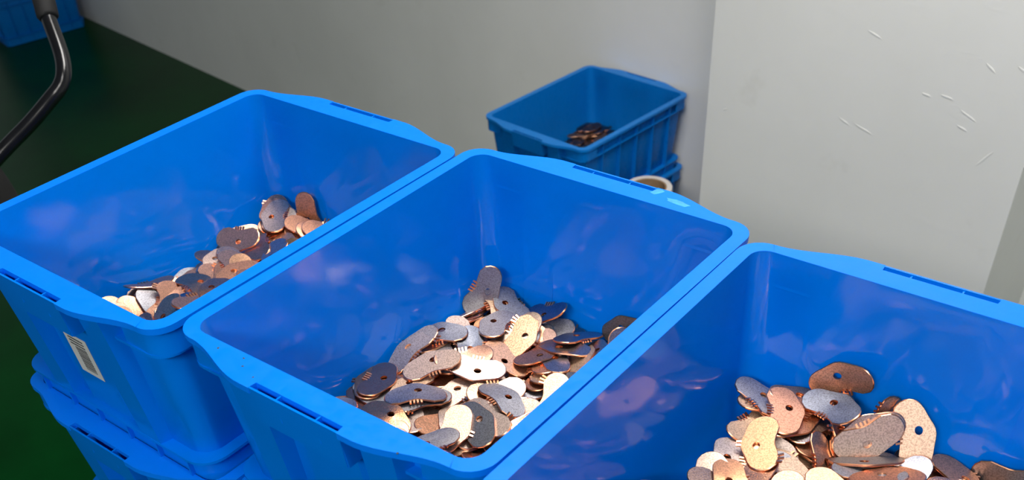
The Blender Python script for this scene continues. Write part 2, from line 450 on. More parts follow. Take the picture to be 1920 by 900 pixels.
def crate_parts(root, mat):
    def part(key, rz=0.0, loc=(0, 0, 0), flip=False, name=None):
        mm = M[rim_of[mat.name]] if key == 'rim' else mat
        o = bpy.data.objects.new(name or key, mesh_for(key, mm)); COL.objects.link(o); o.parent = root
        o.location = loc; o.rotation_euler = (0, 0, rz)
        if flip: o.scale = (-1, 1, 1)
        return o
    part('body'); part('rim'); part('band'); part('base_flange'); part('foot_skirt')
    for rz in (0.0, math.pi):
        g = part('grip_panel', rz)
        for key, x in (('slot_floor', 0), ('slot_divider', -0.021), ('slot_divider', 0.026)):
            o = bpy.data.objects.new(key, mesh_for(key, mat)); COL.objects.link(o); o.parent = g; o.location = (x, 0, 0)
        part('label_plate', rz)
        for fl_ in (False, True):
            part('pilaster', rz, flip=fl_); part('corner_skirt', rz, flip=fl_)
        for x in (-0.135, -0.081, -0.028, 0.028, 0.081, 0.135):
            part('foot_gusset', rz, (x if rz == 0 else -x, 0, 0))
        for y in (-0.138, -0.069, 0.0, 0.069, 0.138):
            part('rib', rz, (0, y, 0))
def copy_tree(o, parent=None):
    c = o.copy(); COL.objects.link(c); c.parent = parent
    for ch in o.children: copy_tree(ch, c)
    return c
proto = {}
def crate(x, y, zrim, rz, mat, label, group):
    if mat not in proto:
        r = empty('plastic_crate'); crate_parts(r, M[mat]); proto[mat] = r
    else:
        r = copy_tree(proto[mat])
    r.name = 'plastic_crate'
    r.location = (x, y, zrim - HT); r.rotation_euler = (0, 0, rz)
    tag(r, label, 'crate', group)
    return r
# opening corners (near left) of the three front crates, from the measured plan
PLAN = {'left': (-0.36391, -0.01588, -0.00368), 'middle': (0.0, 0.0, 0.0), 'right': (0.3630, -0.02018, 0.0050)}
CENT = {}
for k, (ox, oy, a) in PLAN.items():
    c, s = math.cos(a), math.sin(a)
    CENT[k] = (ox + c * HX - s * HY, oy + s * HX + c * HY, a)
TOP = {
 'left': 'bright blue copper-filled crate with a paper barcode label, leftmost of the front row',
 'middle': 'bright blue plastic crate of copper pieces in the middle of the front row',
 'right': 'bright blue plastic crate of copper pieces nearest the pillar, cut off by the frame'}
SEC = {
 'left': 'blue plastic crate directly under the leftmost copper-filled crate',
 'middle': 'blue plastic crate directly under the middle copper-filled crate',
 'right': 'blue plastic crate directly under the right copper-filled crate'}
FRONT = {}
for k in ('left', 'middle', 'right'):
    x, y, a = CENT[k]
    FRONT[k] = crate(x, y, 0.0, a, 'blue', TOP[k], 'front row of copper-filled crates')
    crate(x, y, -PITCH, a, 'blue', SEC[k], 'crates under the front row')
    for n in range(2, 6):
        crate(x, y, -n * PITCH, a, 'blue', 'blue plastic crate low in the stacks, hidden below the front row', 'lower crates of the front stacks')
BX, BY, BA = -0.7975, 1.7780, -0.1054
BACK = crate(BX, BY, -3 * PITCH, BA, 'old_blue', 'dull blue crate with a few dark pieces, topmost against the back wall', 'stack against the back wall')
crate(BX, BY, -4 * PITCH, BA, 'old_blue', 'dull blue plastic crate second from the top in the stack against the back wall', 'stack against the back wall')
crate(BX, BY, -5 * PITCH, BA, 'old_blue', 'dull blue plastic crate on the floor, bottom of the stack against the back wall', 'stack against the back wall')
crate(-4.700, 2.335, F + HT, -0.232, 'old_blue', 'dull blue crate standing on the green floor in the far left corner', 'crates in the far corner')
crate(-4.700, 2.335, F + HT + PITCH, -0.232, 'old_blue', 'dull blue crate stacked on the crate in the far left corner', 'crates in the far corner')

# dirt specks and worn patches on the rim of the middle crate
def rim_mark(name, x, y, rx, ry, a, mat):
    bm = bmesh.new(); ring_ = []
    rr = random.Random(int(x * 1e5))
    for k in range(14):
        t = 2 * math.pi * k / 14; q = rr.uniform(0.75, 1.15)
        ring_.append((rx * q * math.cos(t), ry * q * math.sin(t)))
    vs = skin(bm, [[(u, v, -0.0004) for u, v in ring_], [(u, v, 0.00012) for u, v in ring_], [(u * .6, v * .6, 0.0003) for u, v in ring_]])
    bm.faces.new(vs[-1])
    cx, cy, ca = CENT['middle']
    o = add(name, finish(bm, name, 60), mat, FRONT['middle'], (x - cx, y - cy, HT)); o.rotation_euler = (0, 0, a)
for x, y, r_ in ((0.0463, -0.0085, 0.0016), (0.0777, -0.006, 0.0012), (0.0859, -0.0145, 0.0013), (0.1056, -0.0200, 0.0011), (0.2747, -0.0225, 0.0013)):
    rim_mark('dirt_speck', x, y, r_, r_ * 0.7, x * 40, M['grime'])
for x, y, rx, ry, a in ((0.2215, 0.4375, 0.0075, 0.0050, 0.9), (0.2512, 0.4290, 0.0160, 0.0038, -0.10)):
    rim_mark('worn_patch', x, y, rx, ry, a, M['worn'])
# paper label on the near end of the left crate
root = FRONT['left']
def end_y(d): return -(HY - inset_at(d) + 0.0088)
tilt = math.atan2(inset_at(0.18) - inset_at(0.05), 0.13)
lbm = bmesh.new()
box(lbm, -0.0205, 0.0205, -0.0003, 0.0, -0.027, 0.027)
lab = add('paper_label', finish(lbm, 'paper_label'), M['paper'], root, (-0.004, end_y(0.102), Z(0.102)))
lab.rotation_euler = (tilt, 0, 0)
tag(lab, 'small grey paper label with a black barcode')
rnd = random.Random(4)
bm = bmesh.new(); z = -0.021
while z < 0.010:
    w = rnd.choice((0.0005, 0.0009, 0.0014)); box(bm, -0.008, 0.012, -0.0005, -0.0003, z, z + w); z += w + rnd.choice((0.0007, 0.0011))
add('barcode', finish(bm, 'barcode'), M['ink'], lab)
bm = bmesh.new()
for q in range(3):
    x = -0.014
    while x < 0.012:
        w = rnd.uniform(0.0012, 0.003); box(bm, x, x + w, -0.0005, -0.0003, 0.0125 + q * 0.0042, 0.0145 + q * 0.0042); x += w + 0.0008
add('print_lines', finish(bm, 'print_lines'), M['ink'], lab)
# ------------------------------------------------------------------ copper pieces
def chip_outline(n=30):
    S = [(-.0190, .0020, .0150), (.0190, .0035, .0145), (0.0, -.0035, .0150)]
    k = .012
    def sd(x, y):
        d = None
        for cx, cy, r in S:
            e = math.hypot(x - cx, y - cy) - r
            if d is None: d = e
            else:
                hh = max(k - abs(d - e), 0) / k; d = min(d, e) - hh * hh * k * .25
        return d
    pts = []
    for i in range(n):
        a = 2 * math.pi * i / n; a = a - .28 * math.sin(2 * a)
        lo, hi = 0, .06
        for _ in range(30):
            m = (lo + hi) / 2
            if sd(m * math.cos(a), -.002 + m * math.sin(a)) < 0: lo = m
            else: hi = m
        pts.append((lo * math.cos(a), -.002 + lo * math.sin(a)))
    return pts
def chip_mesh(name, bend, tines):
    bm = bmesh.new()
    out = chip_outline(30); T = 0.0012; ch = 0.0006
    hole = [(0.003 + 0.0043 * math.cos(2 * math.pi * k / 15), -0.0035 + 0.0036 * math.sin(2 * math.pi * k / 15)) for k in range(15)]
    def inn(p, f): return (p[0] * f, (p[1] + .002) * f - .002)
    def zz(x, y): return bend * (x * x) * 4.0
    def ringv(P, z): return [bm.verts.new((x, y, z + zz(x, y))) for x, y in P]
    f = 1 - ch / 0.022
    To = ringv([inn(p, f) for p in out], T); Tm = ringv(out, T - ch); Bm = ringv(out, -T + ch); Bo = ringv([inn(p, f) for p in out], -T)
    Th = ringv(hole, T); Bh = ringv(hole, -T)
    n = len(out); m = len(hole)
    for A, B in ((To, Tm), (Tm, Bm), (Bm, Bo)):
        for k in range(n):
            fc = bm.faces.new((A[k], A[(k + 1) % n], B[(k + 1) % n], B[k])); fc.material_index = 1
    for k in range(m):
        fc = bm.faces.new((Th[k], Th[(k + 1) % m], Bh[(k + 1) % m], Bh[k])); fc.material_index = 1
    for O, H, mi in ((To, Th, 0), (Bo, Bh, 2)):     # two outline points for each hole point
        for k in range(m):
            a, b, c = O[2 * k], O[(2 * k + 1) % n], O[(2 * k + 2) % n]
            for tri in ((a, b, H[k]), (b, c, H[(k + 1) % m]), (b, H[(k + 1) % m], H[k])): bm.faces.new(tri).material_index = mi
    # short tines along the hollow side and opposite it
    nf = len(bm.faces)
    for (x, y, ang, ln) in tines:
        ca, sa = math.cos(ang), math.sin(ang); w = 0.0010
        def q(u, v, z): return (x + u * ca - v * sa, y + u * sa + v * ca, z + zz(x, y) + 0.25 * max(u, 0))
        hexa(bm, [q(-0.002, -w, -T * .8), q(ln, -w, -T * .8), q(ln, w, -T * .8), q(-0.002, w, -T * .8), q(-0.002, -w, T * .8), q(ln, -w, T * .8), q(ln, w, T * .8), q(-0.002, w, T * .8)])
    bm.faces.ensure_lookup_table()
    for fc in bm.faces[nf:]: fc.material_index = 1
    me = finish(bm, name, 18)
    me.materials.append(M['face']); me.materials.append(M['edge']); me.materials.append(M['face'])
    return me
h_ = math.pi / 2
CHIP = [chip_mesh('copper_piece', 0.0, [(-0.0065, 0.0125, h_ + .05, .0055), (-0.0028, 0.0117, h_, .006), (0.0010, 0.0118, h_, .006), (0.0048, 0.0127, h_ - .05, .0055)]),
        chip_mesh('copper_piece', 0.9, [(-0.0065, 0.0125, h_ + .05, .0055), (-0.0028, 0.0117, h_, .006), (0.0010, 0.0118, h_, .006), (0.0048, 0.0127, h_ - .05, .0055)]),
        chip_mesh('copper_piece', 0.0, [(0.0235, 0.0160, 1.25, .005), (0.0200, 0.0170, 1.4, .0055), (0.0165, 0.0168, 1.6, .0055), (-0.004, -0.0180, -h_, .004), (0.0005, -0.0183, -h_, .004)])]
# heap: x, y, z in tenths of a millimetre, turns in hundredths of a radian
PILE_A = [
(-1166,893,472,60,-10,30),(-1096,1508,549,-4,18,-95),(-781,1834,472,104,118,-18),(-762,-106,488,310,1,-7),(-864,954,442,-38,306,-59),(-509,337,489,-21,-10,-159),(-524,-766,475,29,19,-87),(-825,-470,432,26,-15,245),(-944,-617,344,-14,35,5),(-337,-157,566,14,311,-84),
(-271,-438,568,9,27,144),(-433,886,484,23,7,-84),(-590,1633,470,21,24,51),(-1325,-406,419,-22,26,151),(-992,-886,341,3,34,-3),(-736,476,438,296,16,-42),(-758,135,412,16,-11,254),(-278,1626,463,12,28,25),(-1061,447,418,18,-308,-91),(-525,392,458,23,-6,227),
(-885,570,404,18,-15,266),(-1115,-1074,408,306,34,-35),(-1209,1688,463,-2,-42,241),(-1182,600,353,0,13,88),(-519,1230,388,-29,-298,-7),(-1171,1538,534,0,18,-74),(-916,1393,412,-10,-29,273),(-570,-1051,391,48,-2,-29),(-1329,164,212,-273,2,148),(-727,-284,412,-286,14,150),
(-332,1660,449,21,24,49),(-1276,-749,321,290,12,-120),(-748,377,422,-24,1,-111),(-1325,1014,377,-270,-27,130),(-366,1640,429,24,22,61),(-1098,138,336,11,306,-131),(-803,-538,345,-286,10,160),(-598,1422,402,-7,-284,-47),(-984,1484,419,-11,29,-110),(-1005,1547,407,-30,-9,-259),
(-1104,-684,306,282,21,-84),(-461,-677,468,-294,24,-126),(-1250,970,362,-266,-18,110),(-846,-479,380,286,12,-81),(-570,401,438,293,-11,-163),(-510,-173,458,4,-312,15),(-678,1198,344,10,-285,-106),(-1259,595,232,14,13,155),(-1026,391,386,-19,-5,-147),(-209,989,445,12,21,-71),
(-1491,-501,184,-157,-7,-157),(-604,-1214,484,-1,12,222),(-642,865,375,-5,27,-161),(-1260,3,210,-38,-298,115),(-1181,1731,360,-78,-293,23),(-411,898,401,-28,305,72),(-1265,-1323,14,0,0,-166),(-931,-528,14,0,0,-98),(-819,949,73,4,-9,93),(-1320,1303,14,0,314,-134),
(10,-1445,14,0,314,62),(117,-355,14,0,0,-23),(-163,435,14,0,0,-22),(397,1331,14,0,314,33),(1175,-884,38,-3,307,123),(1038,-512,14,-314,0,-142),(705,40,44,3,-9,-185),(1057,1463,14,0,0,4),(-1169,-1288,51,3,-11,278),(-650,-772,42,314,0,13),
(-1128,656,14,0,0,-185),(-799,1443,14,0,0,97),(-79,-1421,50,-4,-313,86),(-95,-214,42,0,-314,59),(90,317,44,-6,3,-248),(16,1239,37,302,0,148),(1123,-1109,49,1,-8,153),(875,-591,42,314,0,104),(1164,255,57,-16,303,-135),(962,1525,42,314,0,-77),
(-832,-1296,40,14,0,154),(-785,-545,66,-1,310,-146),(-1000,713,80,19,4,-32),(-1267,1194,60,-10,-308,122),(497,-1557,14,0,0,-268),(191,-603,46,-307,8,-73),(223,-99,75,7,1,269),(-52,1406,56,10,-8,-90),(857,-1331,68,-9,-5,129),(947,-122,35,11,2,-297),
(1320,352,14,0,0,-165),(891,1097,59,-1,13,-313),(-774,-1300,60,-4,-301,22),(-1128,-696,49,-301,-6,-118),(-947,536,77,-7,-18,195),(-1200,1281,85,-13,9,-53),(116,-1607,84,-6,0,112),(115,-996,34,-304,-2,29),(-549,116,14,-314,0,29),(-305,1493,50,12,-9,-91),
(1248,-1616,37,3,7,-111),(1113,-339,85,-306,0,-20),(399,986,59,8,302,24),(874,1291,86,-5,12,275),(-430,-1243,40,-300,1,144),(-1267,-766,57,14,4,-186),(-1328,497,70,0,-17,154),(-1066,1514,80,15,-311,-97),(354,-1621,72,9,307,63),(147,-863,81,0,-2,-264),
(-224,575,47,4,-6,-208),(-257,1584,86,-299,-2,-142),(1319,-1598,66,3,-7,121),(664,-521,88,9,-2,-5),(1173,540,67,-298,-11,-133),(836,1713,70,0,0,265),(-477,-1092,80,308,7,-50),(-1291,-679,81,-13,308,-119),(-1040,404,85,-10,18,-197),(-1231,1464,135,8,13,97),
(679,-1667,80,6,304,25),(545,-1032,56,-304,-10,92),(-354,910,63,1,-2,-246),(-494,1362,78,303,-10,87),(1104,-1624,90,-7,-10,93),(1237,-607,93,6,6,-105),(987,520,62,-296,-9,-148),(686,1581,105,8,306,129),(-115,-1184,167,1,-297,70),(-1139,-781,152,5,-299,26),
(-1077,266,86,-18,9,-255),(-838,1535,95,-7,-297,65),(-240,-1585,108,4,311,-139),(498,-1092,77,10,-10,88),(14,789,87,-3,0,-207),(306,1127,176,284,-13,171),(1040,-1236,134,-7,6,79),(1152,-9,172,-61,2,313),(935,579,77,-296,-7,-156),(1176,1588,93,0,-20,278),
(-738,-1257,117,-7,-304,-95),(-1081,-690,165,16,-310,-76),(-1326,-8,119,-30,20,-141),(-734,1273,136,9,307,-148),(686,-1440,124,310,-7,-117),(380,-905,145,295,10,122),(-420,704,98,312,3,-93),(-413,1570,120,-300,-4,-124),(707,-1114,148,305,-4,-31),(938,-432,129,-6,-6,210),
(849,545,92,18,-9,-147),(919,1176,137,-10,-4,58),(-604,-1557,107,-312,-13,139),(-1203,-417,188,-312,19,74),(-1168,-146,118,-299,6,126),(-833,1554,151,304,5,-34),(-219,-1539,145,308,10,-13),(334,-908,167,293,4,92),(-135,71,115,-308,6,89),(-59,1341,129,-6,303,157),
(1169,-1726,149,-1,-8,301),(1132,-347,169,-7,310,29),(723,792,86,16,-2,-184),(1267,1691,332,-46,247,81),(-164,-1671,173,2,12,56),(-1146,-458,226,21,-303,-105),(-702,1545,169,8,7,163),(292,-1425,120,7,3,162),(-699,-802,154,5,-291,53),(-174,757,120,-1,-311,-8),
(109,1906,187,-157,-312,0),(1169,-1459,182,309,6,-75),(1200,-715,139,7,-5,43),(779,750,133,-6,-6,28),(1177,1409,246,-304,-27,0),(-871,-431,183,-19,-290,74),(-1102,1706,195,9,311,-8),(301,-1515,150,8,1,190),(191,-662,135,-21,-6,48),(-312,800,153,0,-3,286),
(135,1592,176,-11,7,-215),(681,-1177,182,1,-10,-156),(1319,-573,182,-310,7,-129),(1199,786,181,-9,-14,259),(898,1439,202,-298,-23,-27),(-739,-1585,144,-299,6,-161),(-1302,-852,271,298,8,-156),(-1035,112,150,33,-294,-109),(694,-1739,220,285,-6,7),(-130,-433,93,311,-10,52),
(-530,-72,164,251,41,-141),(-221,1168,150,-16,7,-295),(1118,-1342,214,-6,-6,-242),(455,-157,205,-13,-22,-105),(1068,684,204,-297,12,-38),(582,1484,151,308,-33,49),(-443,-1151,152,21,302,-107),(-986,-1,161,306,37,-24),(-828,1906,200,-157,-17,0),(-2,-1600,202,1,-307,22),
(-18,-770,154,11,15,302),(-310,271,111,-13,13,-139),(-423,1583,194,-3,311,-149),(1328,-1184,237,2,-312,-154),(1332,-131,354,-266,24,-151),(1069,686,233,-11,18,-189),(504,1232,131,-287,-18,-73),(-574,-1301,221,19,-8,-82),(-1033,60,210,303,36,-35),(534,-1694,223,-29,8,52),
(-83,-735,168,302,-15,-6),(144,287,116,-14,6,-83),(-97,1678,232,8,9,-28),(1298,-1577,258,311,-5,148),(1288,-861,187,-1,-306,-163),(1188,180,189,-20,302,40),(421,1260,136,-32,307,-107),(-859,-1305,193,-1,290,34),(-1001,-433,278,-36,20,-90),(-978,33,218,-32,-21,-217),
(-1180,892,156,5,309,-21),(282,-1526,222,5,-304,79),(-186,-552,158,19,-310,105),(484,468,73,13,17,112),(-505,855,187,-3,-314,97),(1206,-1411,293,-11,313,-142),(1133,-9,267,-21,290,32),(1193,426,203,2,-294,-146),(353,1535,285,23,-311,-68),(-976,-1204,205,7,-23,3),
(-938,-756,298,314,34,-12),(-574,171,68,300,-4,-147),(-526,1016,217,2,-2,180),(227,-1586,259,10,-6,-289),(-428,-617,168,12,-303,145),(596,471,145,14,0,-57),(69,1323,215,3,17,-159),(809,-1147,231,-311,-13,-96),(1130,-754,223,29,302,115),(1179,374,260,314,-12,51),
(448,1009,152,-30,301,-89),(-1173,-1164,192,-6,291,9),(-413,-541,285,19,281,45),(-793,-218,203,-38,-15,-175),(277,-1691,296,-8,9,53),(-252,-442,194,-3,12,112),(513,202,205,24,-10,-129),(180,1080,219,-306,-23,138),(1312,-1207,343,16,4,-170),(1081,-719,236,-13,29,270),
(1046,481,281,-11,-309,-150),(1187,1283,294,303,-26,77),(-1176,-1526,122,33,-15,-24),(-648,233,149,-288,20,131),(-802,1561,237,-11,-313,42),(618,-1597,389,-283,-20,-106),(-329,-78,188,-312,12,112),(345,400,191,-22,-4,128),(-204,1441,266,-9,17,-190),(980,-1631,302,4,-8,-39),
(886,-715,203,19,-25,-67),(723,484,238,37,5,-151),(772,1205,245,-2,10,253),(-1315,-1597,100,-29,-293,-126),(-923,382,233,300,15,-16),(-894,1458,261,-303,2,33),(179,-1532,309,0,284,-131),(-126,-371,222,-17,7,-78),(288,208,212,-19,12,201),(-499,1679,289,12,5,22),
(924,-1663,324,3,305,37),(1134,-643,303,-306,-25,-115),(1267,474,332,-12,-313,-118),(1032,1130,309,-306,-10,-114),(-1319,-1606,126,28,22,-129),(-806,399,257,-6,-10,-173),(-1005,1397,289,-8,306,134),(191,-1418,305,4,-30,-143),(-123,-78,227,-6,19,19),(-153,481,190,-8,8,-258),
(-371,1468,306,-6,296,144),(1106,-1714,369,-3,9,293),(1043,-396,267,10,24,270),(1068,653,355,-284,-3,-116),(1385,991,187,98,44,166),(-987,-1485,220,-15,-16,178),(-830,-269,293,-29,-8,-148),(131,-1150,248,21,22,263),(364,-443,199,5,-306,-17),(-229,385,205,-11,4,-305),
(-114,1283,274,23,-24,128),(989,-1546,396,41,312,51),(1077,-710,366,-9,-5,52),(1181,420,395,16,26,-227),(506,1747,147,-27,-36,-3),(-1038,-1435,253,-300,17,-139),(-810,457,280,10,307,-135),(-953,1271,302,-11,-313,42),(-48,-920,303,306,4,-89),(-22,-471,261,-4,-306,80),
(-348,397,235,-6,-9,207),(-150,1279,313,-35,9,-238),(1177,-1371,410,-37,-19,15),(593,-715,243,-9,-4,-170),(922,387,339,-15,280,-23),(1136,1277,363,26,-312,127),(-1214,-1620,222,-267,-6,-78),(-1030,414,331,-13,-1,-76),(-884,1043,241,307,-5,89),(353,-1276,358,21,-1,-235),
(347,-608,237,-6,-8,-224),(-186,134,268,-8,7,-30),(22,1135,280,19,-24,121),(1157,-1152,383,-7,-39,-44),(828,-556,293,296,-1,111),(859,247,334,35,-14,-103),(925,1326,335,-297,-23,-104),(-1491,-1577,340,157,-5,157),(-768,-347,372,-29,-8,-145),(304,-1103,353,298,14,145),
(40,-799,348,-16,-14,-117),(-389,151,319,14,314,-101),(-214,932,272,30,5,16),(1033,-1103,380,302,-41,-1),(1182,-193,337,-291,-26,-51),(861,338,372,287,-26,101),(929,1289,370,11,26,-312),(-1108,-1740,258,-284,-38,-1),(34,-1393,355,-9,35,284),(86,-324,291,-15,-1,-66),
(-81,295,289,294,-4,-120),(165,859,229,-13,42,-142),(784,-1234,325,35,294,78),(871,-292,310,-297,-7,-157),(842,513,411,304,-41,19),(964,1164,422,28,311,108),(-1287,-1541,282,-34,-33,149),(-282,-383,385,24,-38,-45),(159,-1655,436,-23,287,-77),(138,-326,315,308,14,62),
(-22,410,295,20,313,-108),(299,1015,298,-44,-1,-270),(742,-1188,333,291,-33,34),(924,-358,353,-18,-5,93),(856,130,396,7,-27,29),(854,1366,400,29,-38,-126),(-452,-838,310,-276,25,-159),(-478,-372,322,-269,2,-148),(-734,925,337,-292,16,-48),(173,-1305,447,311,-32,-51),
(126,-44,342,9,-2,202),(-68,233,426,-2,-17,-157),(296,957,305,-273,-15,79),(675,-1215,341,274,5,142),(688,-282,346,31,-314,87),(646,445,354,2,272,0),(613,871,363,276,-16,116),(-499,-1621,246,2,19,-277),(366,-662,378,14,-5,-170),(107,-184,376,-8,-309,128),
(-196,289,372,-11,-6,-25),(139,740,331,-16,-314,45),(551,-835,321,-22,-8,130),(670,-207,378,10,294,4),(465,474,332,-2,276,25),(802,815,474,25,-18,-90),(-81,-1460,407,38,-18,-96),(205,-776,418,-7,-1,53),(156,-174,399,-9,-1,-143),(-56,381,428,6,298,-133),
(211,932,413,-23,-11,-278),(701,-1111,417,6,-12,-120),(532,-316,440,313,5,105),(622,560,432,28,-26,-55),(689,1267,423,-37,25,130),(-379,-971,354,-16,283,16),(-534,960,369,-18,-293,-72),(124,-924,451,-310,-6,-146),(142,-284,432,7,-308,-53),(-107,500,436,10,15,207),
(790,1863,518,-181,-15,-2),(752,-1057,445,8,11,306),(720,-257,462,-1,-5,-165),(394,286,332,-272,6,-133),(578,1534,363,14,-286,148),(-519,-1291,384,9,-15,-6),(-276,-603,478,-289,-12,-4),(-286,-1680,493,268,-39,-52),(264,-316,471,312,4,93),(-152,462,473,13,-12,-256),
(89,671,496,-2,-2,-104),(668,-1287,479,-302,-3,-105),(571,-122,486,-5,1,2),(353,479,384,33,15,-164),(747,1613,388,-3,31,185),(-733,-1586,281,-19,308,0),(-204,-1395,389,36,23,-193),(262,-608,512,-313,5,147),(1186,-583,465,-12,6,-257),(1161,768,545,-34,-11,-141),
(627,-1561,493,-11,308,-76),(1295,-682,413,-307,-7,-129),(420,477,438,-290,-28,-39),(386,1566,410,-12,287,-138),(-695,-1635,463,89,16,241),(-36,1667,469,-313,29,81),(1359,157,551,74,-11,-155),(241,1567,340,26,11,178),(192,-1018,497,-1,-1,-40),(1215,-232,467,-3,-7,247),
(283,575,431,-19,-31,89),(549,1358,460,281,-7,51),(-419,-1343,424,14,-10,-46),(-939,-1256,464,-35,-5,-98),(-981,-1554,538,255,-73,-139),(-908,-1688,578,-15,-225,120),(-822,-1769,562,43,-233,45),(-741,-1503,526,43,-19,288),(-194,-1366,513,-13,303,-142),(-694,-1568,597,32,4,238),
(-48,-37,577,-43,-304,-117),(172,51,556,-9,310,-55),(-10,-41,559,-44,-309,-107),(333,230,528,-74,-278,-68),(229,-36,528,-10,311,-69),(345,257,518,-77,-288,-56),(365,296,522,-80,-301,-44),(291,568,549,1,-3,278),(17,1195,396,9,21,-206),(-92,1166,401,12,20,-191),
(-109,841,536,306,1,-137),(204,810,567,-9,20,101),(620,751,567,13,11,80),(897,475,565,0,-10,169),(866,-130,518,2,-8,202),(1152,-486,511,-5,-12,226)]
VIS_A = 56
